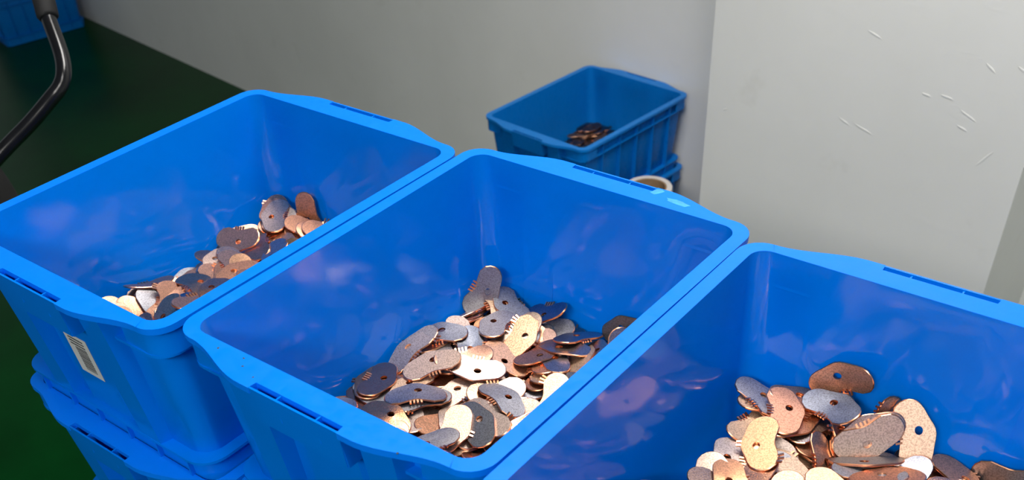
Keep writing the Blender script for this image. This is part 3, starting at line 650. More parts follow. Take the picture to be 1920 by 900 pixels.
# heap: x, y, z in tenths of a millimetre, turns in hundredths of a radian
PILE_B = [
(-902,146,451,-301,-17,95),(-477,387,401,14,12,43),(-481,1208,335,7,-28,168),(-732,-316,416,306,8,82),(44,221,348,292,7,-25),(-1230,-347,404,3,8,189),(60,-250,322,-26,-11,256),(-78,-478,319,306,21,-130),(-1320,223,419,-12,-279,-171),(-745,-759,400,-307,5,-5),
(-850,1204,389,4,302,-122),(-1026,1678,328,6,-299,-40),(-389,792,316,-21,19,-28),(23,1323,331,16,301,12),(-1207,630,455,-305,-17,61),(-132,1083,312,16,-301,153),(-466,112,289,-14,5,-201),(81,-154,318,31,2,-25),(-60,-844,400,6,-18,-167),(-114,289,271,35,9,96),
(-553,1741,333,28,-41,-6),(24,1593,303,291,29,134),(447,577,259,4,-36,188),(-772,697,385,-21,11,-68),(20,1098,305,307,-19,-36),(-240,-410,262,-309,21,76),(467,1906,389,157,272,0),(-673,-311,349,3,-9,-210),(267,1330,280,-265,-21,-103),(-672,429,410,18,5,89),
(-420,1612,216,-289,-18,76),(-915,-203,366,-3,303,-142),(-1307,-399,378,8,307,-112),(-659,-557,296,9,-2,257),(-146,-360,267,18,-302,-45),(-438,1296,206,25,-17,76),(-1029,809,401,18,-299,-46),(-1319,315,420,-13,-280,-167),(-524,1254,323,15,-25,138),(88,911,219,-309,-18,-128),
(4,-427,159,3,19,166),(381,1427,323,-50,19,206),(5,1077,277,-308,-20,-105),(-1134,1638,317,306,14,-56),(-1204,-1133,485,-309,1,160),(-1233,607,372,-13,7,166),(697,1735,285,-234,79,24),(86,584,188,-9,0,-199),(-584,-394,253,6,-307,1),(-959,301,258,3,305,-83),
(75,968,238,-312,-19,-111),(-816,473,334,-313,-10,-125),(-1141,-666,341,304,-1,-50),(238,149,171,44,-2,118),(424,-292,263,-34,298,-11),(124,152,189,44,6,100),(-1117,-535,355,10,-310,-1),(-1347,1255,302,-260,-21,-155),(182,84,213,-28,-35,-288),(526,-50,242,-32,20,-164),
(-1347,1283,230,-55,18,155),(-1167,480,359,312,-14,-24),(-832,1251,281,-285,2,13),(-229,366,189,297,40,-94),(138,-246,60,-19,6,-30),(-1194,-162,301,8,300,-36),(-532,1381,179,25,-18,79),(-628,1205,291,-28,6,-255),(76,1046,263,-306,-19,-114),(496,-545,177,-42,23,56),
(-1329,1149,235,-258,-15,-165),(-478,430,208,-12,-313,79),(-268,1626,131,-2,-17,70),(-482,-40,239,-307,5,-1),(479,-41,229,-34,18,-172),(-297,577,141,303,-19,141),(-1339,1590,207,57,-3,-184),(-1045,1186,169,-25,-22,181),(255,1734,154,296,-15,-28),(35,-609,130,291,8,32),
(543,737,247,-44,-305,-66),(-1251,1235,80,-300,16,-144),(-334,986,171,-293,13,-68),(-621,698,245,-313,-16,-140),(-471,-133,152,28,-306,-76),(144,376,94,-9,23,-122),(-1263,707,251,15,22,-230),(-1014,899,273,-285,-16,-16),(-1,-1020,373,13,-292,114),(-613,696,100,-5,11,-148),
(-561,1742,185,-9,308,3),(-1203,516,324,11,-10,-124),(-201,1481,85,8,-9,-99),(-229,477,92,5,22,-173),(-1022,336,280,-4,305,-151),(2,-933,379,24,304,-28),(-430,59,216,1,9,-86),(314,-55,160,-44,5,-190),(-540,-1057,333,-13,3,-149),(-1172,851,197,-19,287,31),
(-182,1286,37,12,5,-221),(-1101,123,99,-7,17,279),(-904,-1396,14,314,0,152),(-919,-287,14,0,0,-7),(-939,676,14,0,-314,111),(-1160,1382,14,-314,0,104),(97,-1392,14,314,0,-15),(126,-526,14,0,314,1),(42,431,14,0,0,-4),(101,1295,14,0,0,-128),
(882,-1396,14,-314,0,103),(890,-382,14,0,0,-27),(1052,431,14,0,0,61),(1097,1315,14,0,0,-23),(-1106,-1557,42,-314,0,-97),(-1121,-582,29,8,2,-65),(-922,666,42,0,-314,-105),(-884,1206,36,-1,-4,278),(-34,-1490,42,0,314,-76),(-85,-641,42,-4,5,-258),
(148,837,42,-314,0,-122),(1090,-1450,42,0,-314,-144),(857,-695,30,9,2,-32),(956,698,34,308,5,136),(957,1341,42,0,0,-130),(-1091,-1508,70,0,0,31),(-1089,-782,43,1,9,-186),(-781,784,70,-314,0,50),(-808,1502,51,304,7,18),(173,-1413,69,1,2,139),
(19,-842,59,-7,-310,-55),(-197,791,57,-3,301,58),(-163,1399,64,-309,-11,-69),(994,-1410,70,0,0,203),(885,-947,36,9,-2,15),(993,750,60,-8,-2,39),(1001,1344,77,309,2,-83),(-1120,-1552,98,-314,0,-125),(-1205,-1072,49,-6,-314,-47),(-860,1607,70,11,309,-86),
(162,-1570,99,313,-1,-151),(102,-998,93,312,1,-45),(-194,634,70,-14,314,-74),(794,-1489,88,-23,-9,167),(623,-924,89,8,1,273),(846,896,71,7,8,284),(971,1411,106,-2,-309,71),(-956,-1645,126,314,0,45),(-1316,-993,109,6,11,148),(-699,533,130,22,11,-126),
(-1203,1711,73,11,18,-271),(234,-1419,125,1,1,164),(42,-1169,154,-18,1,53),(814,-1581,111,-24,-5,186),(651,-932,117,-3,7,93),(763,998,85,308,-9,-34),(916,1137,142,3,-309,-35),(-1165,-1490,153,1,1,292),(-1048,-971,114,12,-308,-23),(-937,448,99,311,-26,84),
(-1021,1574,137,-294,-3,-46),(54,-1549,152,-3,27,308),(35,-994,153,17,-6,-231),(-409,1493,130,-14,-10,162),(620,-1616,92,-14,-21,106),(665,-1128,164,10,-1,311),(1098,835,150,-6,-302,-76),(1126,1280,151,17,-2,259),(-1163,-1399,180,-1,-1,-1),(-884,-899,121,-1,-14,-212),
(-902,402,130,-288,9,-120),(-309,-1596,78,291,-15,106),(-315,-900,132,-25,-8,20),(-436,479,133,-19,-303,-121),(609,-1607,119,-10,23,-309),(652,-1038,201,13,-21,-192),(666,783,117,-291,-25,-5),(1010,1498,161,-8,15,46),(-1028,-1168,203,7,0,-305),(-1175,-813,153,-19,-7,-26),
(-1154,494,121,15,-24,12),(-1018,1597,169,19,6,-90),(-359,-1522,96,-11,289,-37),(-425,-636,83,294,20,123),(-520,389,181,4,-11,210),(677,-1658,158,24,-7,-82),(625,-991,217,4,-24,-150),(690,703,134,2,-34,66),(1192,1634,151,17,-314,-63),(-1073,-1044,222,-7,2,35),
(-1010,-409,93,20,-11,-262),(-1130,499,156,18,-21,-4),(-983,1396,169,311,-21,116),(-487,-1385,91,-27,3,171),(-463,-357,75,7,19,173),(570,-1628,183,17,-3,-103),(655,-817,206,-5,24,158),(617,745,154,31,-12,-49),(1319,1471,196,6,6,131),(-1027,-1271,259,12,14,-71),
(-896,-158,69,-20,9,51),(-1328,385,138,13,298,160),(-965,1491,217,-21,-313,-63),(-551,-1305,103,-21,298,-89),(-437,-219,75,12,-298,72),(-396,1182,139,-29,305,47),(472,-1619,196,-299,-8,-74),(337,-877,221,26,-311,63),(617,795,196,-281,-5,-71),(1127,1604,224,-5,12,197),
(-1124,-1675,204,6,1,-3),(-829,-118,90,-16,-15,-66),(-1254,150,145,7,-17,110),(-657,-1597,155,-1,-312,134),(-531,182,55,9,304,-128),(1295,-1322,62,-286,-1,183),(500,-1006,296,10,8,246),(428,813,180,12,283,109),(1109,1615,278,314,-13,-72),(-1199,-1587,238,5,4,-53),
(-1273,-1548,353,-313,5,-120),(-1124,-116,199,-7,-4,9),(-1140,1058,143,-33,5,267),(-584,-1553,237,-313,2,127),(-614,-146,163,29,307,-127),(672,-1588,256,9,15,128),(483,-1071,333,-9,-9,-80),(652,264,84,0,19,-90),(1197,1599,259,-13,2,99),(-1056,-1636,262,-3,-309,-88),
(-1209,23,151,-13,13,-244),(-1208,930,123,3,281,102),(-561,-1400,179,-1,-1,-152),(379,-43,63,4,15,6),(193,1020,95,-18,-291,100),(1057,-1604,174,43,-301,-97),(1022,-587,78,21,-314,-52),(996,261,71,20,3,57),(919,1152,226,-309,12,-81),(-1109,-1631,290,-4,-4,245),
(-1165,-248,150,-7,309,22),(-1168,-23,221,8,5,305),(-1181,879,144,32,-10,-34),(-543,-1482,208,1,2,113),(202,164,74,-24,-309,51),(602,1003,14,0,0,-205),(1212,-1612,170,-303,31,98),(1162,-241,50,6,-10,303),(1112,124,63,-296,8,32),(1072,1668,298,305,-9,11),
(-1161,-1668,317,-308,2,-16),(-952,-419,175,-6,1,285),(-1042,96,244,9,-309,99),(-1155,915,189,-30,15,297),(-300,-1382,250,22,3,118),(533,1265,69,303,16,123),(1305,-1471,145,-22,-25,-176),(1050,-318,94,-11,5,-67),(1264,494,133,1,-303,-149),(1202,995,226,-8,-303,-74),
(-1319,-1600,379,-1,-309,-119),(-1107,-574,190,-5,4,-301),(-288,-1512,269,-15,-16,-262),(-144,-570,151,291,-6,-29),(593,1110,321,20,27,-178),(460,1327,82,-3,20,176),(1199,-1299,169,30,-15,265),(1184,-67,95,-1,-12,-259),(1212,338,145,-8,-8,251),(1078,1229,311,-306,-17,45),
(-905,-1720,357,6,22,37),(-1117,-440,229,8,0,-45),(-134,-1624,260,13,-19,237),(-38,133,154,-9,-312,104),(400,1295,113,-15,14,103),(1046,-362,209,7,-14,310),(1165,-288,140,-9,-299,-13),(837,185,193,0,-11,180),(1182,1073,329,19,-3,-54),(-958,-1269,330,8,-290,-4),
(-1145,-512,250,0,306,122),(17,-1577,273,31,311,-125),(545,-480,178,269,15,40),(608,1582,189,84,14,128),(1084,-1575,270,302,20,-14),(1102,-536,149,-15,-10,-284),(1008,255,169,-3,-303,-110),(709,1357,300,299,-1,155),(-463,-945,250,291,-7,-167),(-1145,-640,268,3,8,-154),
(-976,352,309,304,1,57),(298,-1306,240,-1,13,183),(303,1447,106,0,291,-116),(1181,-1702,289,15,-18,284),(1170,-829,137,8,-298,-109),(1025,358,227,-4,-300,6),(832,1336,350,-3,14,286),(-861,-1142,325,12,-292,-21),(-1172,-915,274,-307,-5,22),(94,-1333,302,20,-9,-298),
(-160,-374,184,11,-14,-245),(160,1587,91,310,-23,-96),(1202,-1249,261,306,42,72),(1168,-712,236,-42,297,110),(1172,503,267,-1,-15,295),(918,1551,375,283,2,-18),(-788,-1278,348,-24,4,-128),(184,-1627,325,16,302,-95),(263,1585,159,-5,291,-135),(1197,-1387,250,23,-278,34),
(1205,-766,236,-270,-9,92),(1167,379,235,-308,13,23),(1099,1540,395,19,25,200),(-1318,-854,333,314,9,134),(49,-1122,295,-4,-19,-150),(266,1688,108,11,21,247),(1293,-1344,239,34,288,-129),(1226,-781,255,-45,309,86),(1180,751,245,13,5,31),(1167,1739,387,31,-3,303),
(-423,-1172,401,13,-310,-142),(155,-1420,381,18,-9,-279),(1331,-1255,289,-24,-36,-160),(1491,-822,337,-157,151,-157),(915,716,330,301,-8,-148),(1099,1633,396,28,300,-67),(-550,-1316,358,-10,-10,-250),(1300,-1231,257,-8,-272,112),(1121,-960,386,-5,310,-83),(1042,722,354,1,-28,-304),
(1164,1738,417,31,-5,307),(-440,-1390,370,12,-307,-117),(-3,-1185,358,-8,289,-174),(1147,-1177,336,-39,12,39),(1172,-927,362,-311,-6,-43),(1223,697,348,14,-29,249),(1164,1748,473,30,-306,3),(-1144,-1389,458,5,313,-138),(-632,1376,276,-286,-6,40),(835,-1155,382,15,35,156),
(1323,-449,401,288,34,-147),(1491,127,357,157,97,-157),(1065,1691,468,31,311,-33),(-1077,-1347,426,-5,-1,-142),(-23,-1175,383,15,-21,-208),(590,-1583,312,12,-306,-65),(1320,-445,373,295,38,-129),(970,1215,463,284,-31,112),(-631,-1467,430,-14,-303,-65),(-301,-1775,379,-97,303,-9),
(-381,-1906,290,-157,297,0),(678,-1584,381,-14,-311,-120),(700,-720,380,7,294,-162),(691,-702,348,-313,21,127),(583,-772,342,312,21,107),(541,-745,311,313,21,116),(1215,-270,322,33,-9,103),(1206,-197,373,34,2,69),(1225,-182,402,34,-2,81),(1233,-331,392,35,2,69),
(1188,296,298,29,-38,136),(1273,186,259,40,-25,101),(1131,72,272,47,-2,51),(1152,-7,263,45,13,21),(1065,-50,298,41,21,5),(1073,-111,301,41,21,4),(1144,-164,293,39,24,-3),(1143,-253,293,34,26,-9),(1131,-629,222,33,0,75),(413,-66,146,-43,7,-185),
(501,16,157,-38,23,-150),(510,15,183,-37,24,-145),(701,-87,244,-35,8,-203),(604,-29,256,-31,19,-172),(849,218,388,289,-23,-80)]
VIS_B = 102
# heap: x, y, z in tenths of a millimetre, turns in hundredths of a radian
PILE_C = [
(-51,1499,645,-106,272,76),(280,1759,684,-48,-89,243),(-843,871,665,27,15,-112),(-547,1906,891,157,269,0),(-474,1608,774,-31,19,269),(-856,1401,697,7,-6,208),(292,1063,680,27,4,-250),(1162,1888,442,150,-13,3),(-1161,1554,610,12,-6,273),(-813,318,607,2,-304,-63),
(39,1269,585,51,311,59),(-297,1119,491,72,-40,215),(787,1671,458,294,2,-64),(-1079,1243,493,22,9,133),(-1011,652,538,13,-305,-79),(-32,643,659,-9,2,230),(-740,1384,611,-7,-303,133),(-631,867,541,6,-2,291),(381,1326,472,-2,-19,113),(-756,691,594,-18,-10,192),
(-979,334,537,-25,-23,226),(-79,1541,684,-209,-46,79),(-920,128,584,-17,9,-45),(137,1092,615,22,16,-299),(-601,1520,557,-309,11,126),(-524,1469,448,292,-10,-137),(-364,388,598,13,13,-124),(-3,1725,637,111,-109,145),(-699,1009,447,-254,47,-21),(-825,1720,646,5,-12,-278),
(950,1549,426,19,6,210),(-1099,1611,561,-4,12,83),(-335,1627,565,57,-258,-83),(-381,1336,344,4,13,81),(86,1381,392,-311,-13,145),(-827,1548,633,-8,-10,-169),(440,1636,384,1,0,-64),(-319,1617,511,73,-29,192),(-582,681,520,-4,-4,-121),(909,1366,514,14,-6,13),
(-581,1349,445,-21,10,-53),(-433,1599,440,-298,18,137),(171,1242,534,34,17,-275),(-280,1696,548,52,-60,239),(-909,1627,517,13,-12,-220),(-21,1288,495,277,7,100),(-775,1232,455,4,22,45),(-820,-1612,359,-284,24,92),(-619,-573,277,313,39,-2),(-636,434,284,38,-5,170),
(-728,1397,322,276,-2,-163),(148,-1183,37,-12,1,-205),(132,-609,29,306,2,-149),(114,554,33,305,4,-145),(117,1312,35,-9,-310,146),(1164,-1360,14,0,0,-299),(860,-556,14,0,0,5),(1166,120,16,313,0,30),(1187,1081,14,-314,0,-128),(-401,-1672,189,-16,-35,-269),
(-229,-63,177,-17,-292,16),(-271,408,180,-307,34,36),(-296,1582,146,-276,-5,169),(534,-1249,14,314,0,76),(277,-626,45,7,5,80),(258,182,36,306,6,-127),(539,1539,14,-314,0,100),(1072,-1733,29,7,2,8),(1056,-420,43,312,2,43),(940,354,33,-4,5,147),
(816,1094,14,0,0,-133),(-365,-1603,204,-21,33,-58),(-193,-173,185,-28,-12,-261),(64,397,167,-5,12,103),(112,1475,108,0,-8,234),(214,-1127,65,12,5,56),(387,-610,64,-7,5,-102),(196,-1,70,-309,-1,60),(207,1731,62,6,5,-10),(1255,-1356,58,0,7,198),
(1105,-107,61,3,-1,-304),(1192,406,66,6,-313,67),(900,1200,42,0,0,-298),(11,-1727,160,-1,-16,-308),(-165,-399,164,7,30,-43),(-194,530,224,-18,6,-56),(-267,1587,199,-289,-5,146),(279,-1275,78,18,6,39),(396,-338,93,310,8,-56),(425,416,56,310,13,6),
(341,1415,62,1,-306,-112),(950,-1689,87,6,6,-284),(1195,-202,100,-9,312,49),(871,376,86,-4,5,152),(1315,1542,55,-4,12,162),(16,-1240,152,-13,14,121),(330,-85,231,-31,305,-69),(138,581,197,18,-8,270),(-193,1635,213,-21,-299,67),(130,-1610,76,-6,17,-122),
(561,-393,107,-1,-8,-310),(581,556,57,-8,-303,100),(588,1603,107,313,-7,126),(981,-1269,72,307,-1,27),(913,-302,201,20,-37,188),(893,276,120,0,308,-102),(1141,1743,56,-9,-11,-3),(-73,-1442,210,-13,13,115),(-108,-492,170,-20,18,-155),(356,515,237,2,-15,-136),
(-71,1402,188,-33,9,-205),(308,-1718,68,-298,10,18),(552,-543,138,-13,8,-197),(430,85,117,5,2,-309),(457,1077,74,-308,-17,103),(1276,-1459,126,2,-8,-129),(1213,-494,95,-25,292,137),(1178,524,103,7,6,196),(980,1653,82,-310,-11,-33),(-44,-1556,265,-13,-16,-59),
(187,-622,150,-3,12,-161),(447,543,266,12,305,-33),(-16,1023,130,-24,305,112),(443,-1506,100,-14,18,-26),(601,-614,153,-4,-299,-63),(669,352,138,-3,309,-157),(470,826,94,-3,3,-35),(1173,-989,77,32,13,294),(1146,-611,109,16,29,-47),(1170,866,103,11,-314,-40),
(973,1734,110,0,-12,2),(-141,-1343,247,17,-299,95),(116,-784,171,-6,-311,-5),(310,269,301,-303,-13,-53),(-70,829,160,9,8,29),(449,-1638,157,292,16,-25),(628,-876,146,-12,305,130),(289,236,138,3,5,213),(431,830,123,4,2,159),(1172,-1340,162,-1,-18,-4),
(1172,-654,122,-32,-6,-273),(595,-63,189,2,-6,-145),(927,1502,130,-1,296,128),(-680,-1464,369,13,-284,30),(134,-606,209,-4,308,141),(-418,1,280,-4,-11,-270),(-77,964,201,-2,8,-37),(363,-1489,177,-12,-290,119),(671,-840,175,307,14,-139),(633,263,199,6,-301,142),
(560,901,151,5,0,245),(1329,-1301,221,18,0,-160),(1168,-834,139,-301,2,36),(1186,433,140,-6,6,29),(1174,1380,147,-18,-1,288),(-561,-1125,298,-311,32,72),(-96,-572,243,-6,314,-18),(-802,108,391,15,-300,-119),(132,1186,244,11,-308,150),(410,-1388,177,27,3,219),
(744,-909,190,-10,304,139),(597,294,222,309,13,142),(683,1049,170,0,5,95),(1204,-1382,236,-37,-3,167),(1187,-799,172,3,12,-69),(1150,557,160,3,-8,-240),(996,1486,187,-10,-299,-123),(-644,-962,324,-314,32,53),(-252,-670,264,-4,-4,203),(-237,408,286,1,-306,87),
(-250,1035,249,-310,0,144),(568,-1457,186,-2,27,66),(593,-962,233,5,-14,18),(627,410,234,307,13,134),(647,1207,210,0,27,233),(1056,-1585,195,-278,-8,-117),(1115,-884,197,4,12,-68),(1169,636,181,309,6,38),(1148,1276,184,-10,15,-235),(-348,-1197,312,20,6,156),
(-342,-552,304,-312,0,92),(-54,439,310,312,-7,-148),(-291,1134,279,-2,-310,18),(564,-1443,226,24,310,-82),(383,-954,256,18,307,65),(873,221,297,8,12,239),(525,1226,212,7,288,-54),(1227,-1609,288,23,29,-226),(1224,-653,231,-3,23,60),(1179,240,196,-5,16,-114),
(1166,1252,209,18,-1,-17),(-322,-1219,336,-303,18,87),(33,-719,287,-6,-310,67),(319,686,315,6,-312,5),(-65,1117,297,-3,-311,48),(762,-1538,286,-313,-15,-118),(654,-569,276,294,-13,0),(946,111,345,300,-2,2),(590,1546,197,308,-25,-42),(1053,-1634,251,5,-38,1),
(1222,-573,248,-4,-292,97),(1016,115,228,17,0,72),(1124,1281,241,-8,298,87),(-93,-1282,326,-18,4,-104),(-71,-813,342,309,-3,-77),(-421,487,316,-3,-307,139),(101,1198,319,-310,0,139),(518,-1413,285,4,-302,161),(638,-440,318,0,289,-11),(933,206,359,304,-9,-57),
(374,1492,193,-19,298,-124),(1152,-1733,315,9,-37,-9),(1125,-405,266,-16,-17,-161),(1239,237,246,-15,307,116),(1305,1154,253,-4,-22,169),(-93,-1268,387,-314,1,82),(-158,-452,349,-7,-5,-84),(-324,121,367,-1,-307,114),(-574,1499,331,-298,7,130),(564,-1444,320,303,-6,-18),
(624,-721,378,-34,310,-21),(910,52,409,9,303,-74),(325,1334,224,-21,300,-133),(1066,-1254,269,-36,-7,100),(1168,-337,276,11,-20,-288),(1433,192,357,-161,-15,144),(1075,1115,262,13,289,151),(-210,-1237,415,0,-313,57),(-71,-249,360,1,-306,133),(-85,84,399,-4,3,59),
(599,-1459,351,-3,13,164),(929,-784,362,34,5,-48),(924,380,372,-30,-24,-88),(613,1671,277,-12,8,240),(1063,-1134,282,30,294,60),(1252,-432,306,-4,-291,92),(1443,69,369,-153,-32,-172),(1316,547,375,-39,258,-133),(-133,-1427,444,-314,1,119),(-15,-749,400,4,0,-278),
(-342,263,446,-2,-298,79),(-137,1534,328,-2,-14,-243),(346,-1585,384,305,10,117),(432,-337,300,27,1,-157),(863,525,350,26,285,-105),(728,1408,313,13,-5,-98),(1015,-1197,309,-295,-28,-99),(1409,-936,412,-132,15,134),(1491,-108,396,-157,-66,-157),(1491,843,430,157,-134,-157),
(-241,-1031,452,-310,-12,-106),(-395,-431,392,-6,-12,-7),(-697,1525,380,9,14,68),(210,-1025,270,14,305,45),(206,-104,294,18,7,-165),(400,822,247,22,-311,25),(519,1525,316,304,-10,100),(-542,-1312,467,-10,-10,30),(-381,-380,419,-3,-13,-25),(-685,1710,403,4,-16,302),
(483,-974,359,-5,-311,-40),(301,-319,347,-18,-309,-120),(572,1111,328,9,5,-110),(322,1580,353,-1,313,107),(-651,-975,472,14,4,-207),(-597,-184,418,303,-4,93),(172,-1190,334,2,-305,135),(972,-291,412,-29,-6,29),(465,907,351,1,-3,0),(1144,1739,282,289,20,37),
(-850,-1157,477,-300,-4,-151),(-396,-497,453,14,312,93),(-370,486,366,16,-306,50),(497,-1057,383,-3,-309,-81),(159,-43,318,4,19,-259),(346,450,358,2,314,61),(-865,-898,540,-1,1,-5),(-543,-145,451,7,-9,-86),(-332,743,347,18,2,303),(527,-1444,413,-8,-1,31),
(422,-401,384,2,295,76),(381,763,383,1,-313,154),(-972,-893,513,313,0,-119),(-564,-459,479,-304,-14,-34),(-595,633,395,18,-2,-301),(215,-1007,433,6,-307,-109),(85,-266,397,311,-8,-98),(228,333,419,4,0,-285),(258,1354,414,-13,5,-252),(-1109,-839,612,22,-6,55),
(-735,-351,519,-13,0,148),(-707,583,432,310,18,138),(491,-1575,449,-7,-4,-1),(-109,-392,502,-23,9,-64),(621,313,454,-314,-4,-117),(639,1287,419,-13,-308,-15),(-955,-1733,496,1,16,11),(-864,-328,473,301,-1,135),(-938,689,486,311,15,39),(-812,1458,521,300,10,81),
(360,-1596,475,1,-8,-136),(24,-345,496,10,-292,14),(667,115,518,-2,2,-286),(-1145,-1671,565,0,-297,75),(-1000,-378,536,1,313,-153),(552,-1262,468,7,16,140),(459,-573,505,-26,6,-28),(545,270,481,3,2,-311),(-1016,-960,608,-12,-294,-73),(-1078,-377,566,0,-2,-245),
(-411,547,458,15,-6,258),(359,-1114,493,17,314,-60),(470,-449,506,-30,1,-41),(622,93,545,-1,-2,138),(-957,-1215,577,-21,-7,311),(-1112,-479,596,-1,-312,118),(-362,688,466,16,4,191),(534,-905,473,304,16,41),(1020,-300,499,0,5,-171),(368,473,488,30,-309,79),
(-988,-1142,623,-292,-5,51),(-1307,-229,678,-7,269,-191),(426,-833,501,-16,-10,-116),(212,-288,525,-26,14,16),(337,655,465,31,-3,-241),(-1012,-1383,601,-19,-11,291),(-832,-181,598,31,305,-79),(37,-1349,501,46,-26,166),(457,-265,591,20,15,7),(169,718,446,296,-25,-29),
(-684,-1430,599,-22,314,31),(-392,-123,561,31,-13,-302),(-228,525,583,-6,5,296),(292,-1231,555,-4,-6,137),(364,958,610,1,283,-107),(-1060,-1405,653,3,298,163),(-162,-1156,520,-3,-304,101),(303,-32,470,285,14,15),(927,-198,475,4,-1,16),(-1449,-798,806,-181,26,150),
(-162,291,640,-14,-17,151),(1074,-1720,399,-13,-14,36),(403,74,605,-4,297,74),(-86,8,637,-292,-2,17),(1306,1551,501,-47,25,165),(65,401,627,-9,-2,187),(875,735,615,-20,-58,-291),(1174,-239,582,-295,33,-32),(1308,-581,474,-23,283,164),(930,-1111,447,-19,-292,55),
(1023,1653,372,303,17,29),(1244,1006,507,23,246,31),(1234,988,536,-49,54,230),(1243,969,471,34,251,49),(984,649,428,57,259,-100),(1136,106,554,-280,-2,178),(924,-328,549,14,0,109),(794,972,534,-84,-90,-258),(809,901,510,-99,-73,-239),(1491,1726,340,-157,-135,-157),
(1261,1248,374,300,-31,114),(885,590,401,4,-62,-228),(882,361,573,-1,-57,-257),(1276,702,447,222,-32,111),(1301,671,443,-49,228,-84),(1344,781,393,230,34,156),(174,1090,441,13,-13,21),(179,1021,468,10,-11,6),(150,938,484,10,-11,7),(143,867,503,10,-12,8),
(234,802,534,11,-11,0),(252,730,556,12,-9,-14),(267,574,569,14,-7,-33),(299,477,590,13,-9,-19),(456,170,596,15,-8,-12)]
VIS_C = 47
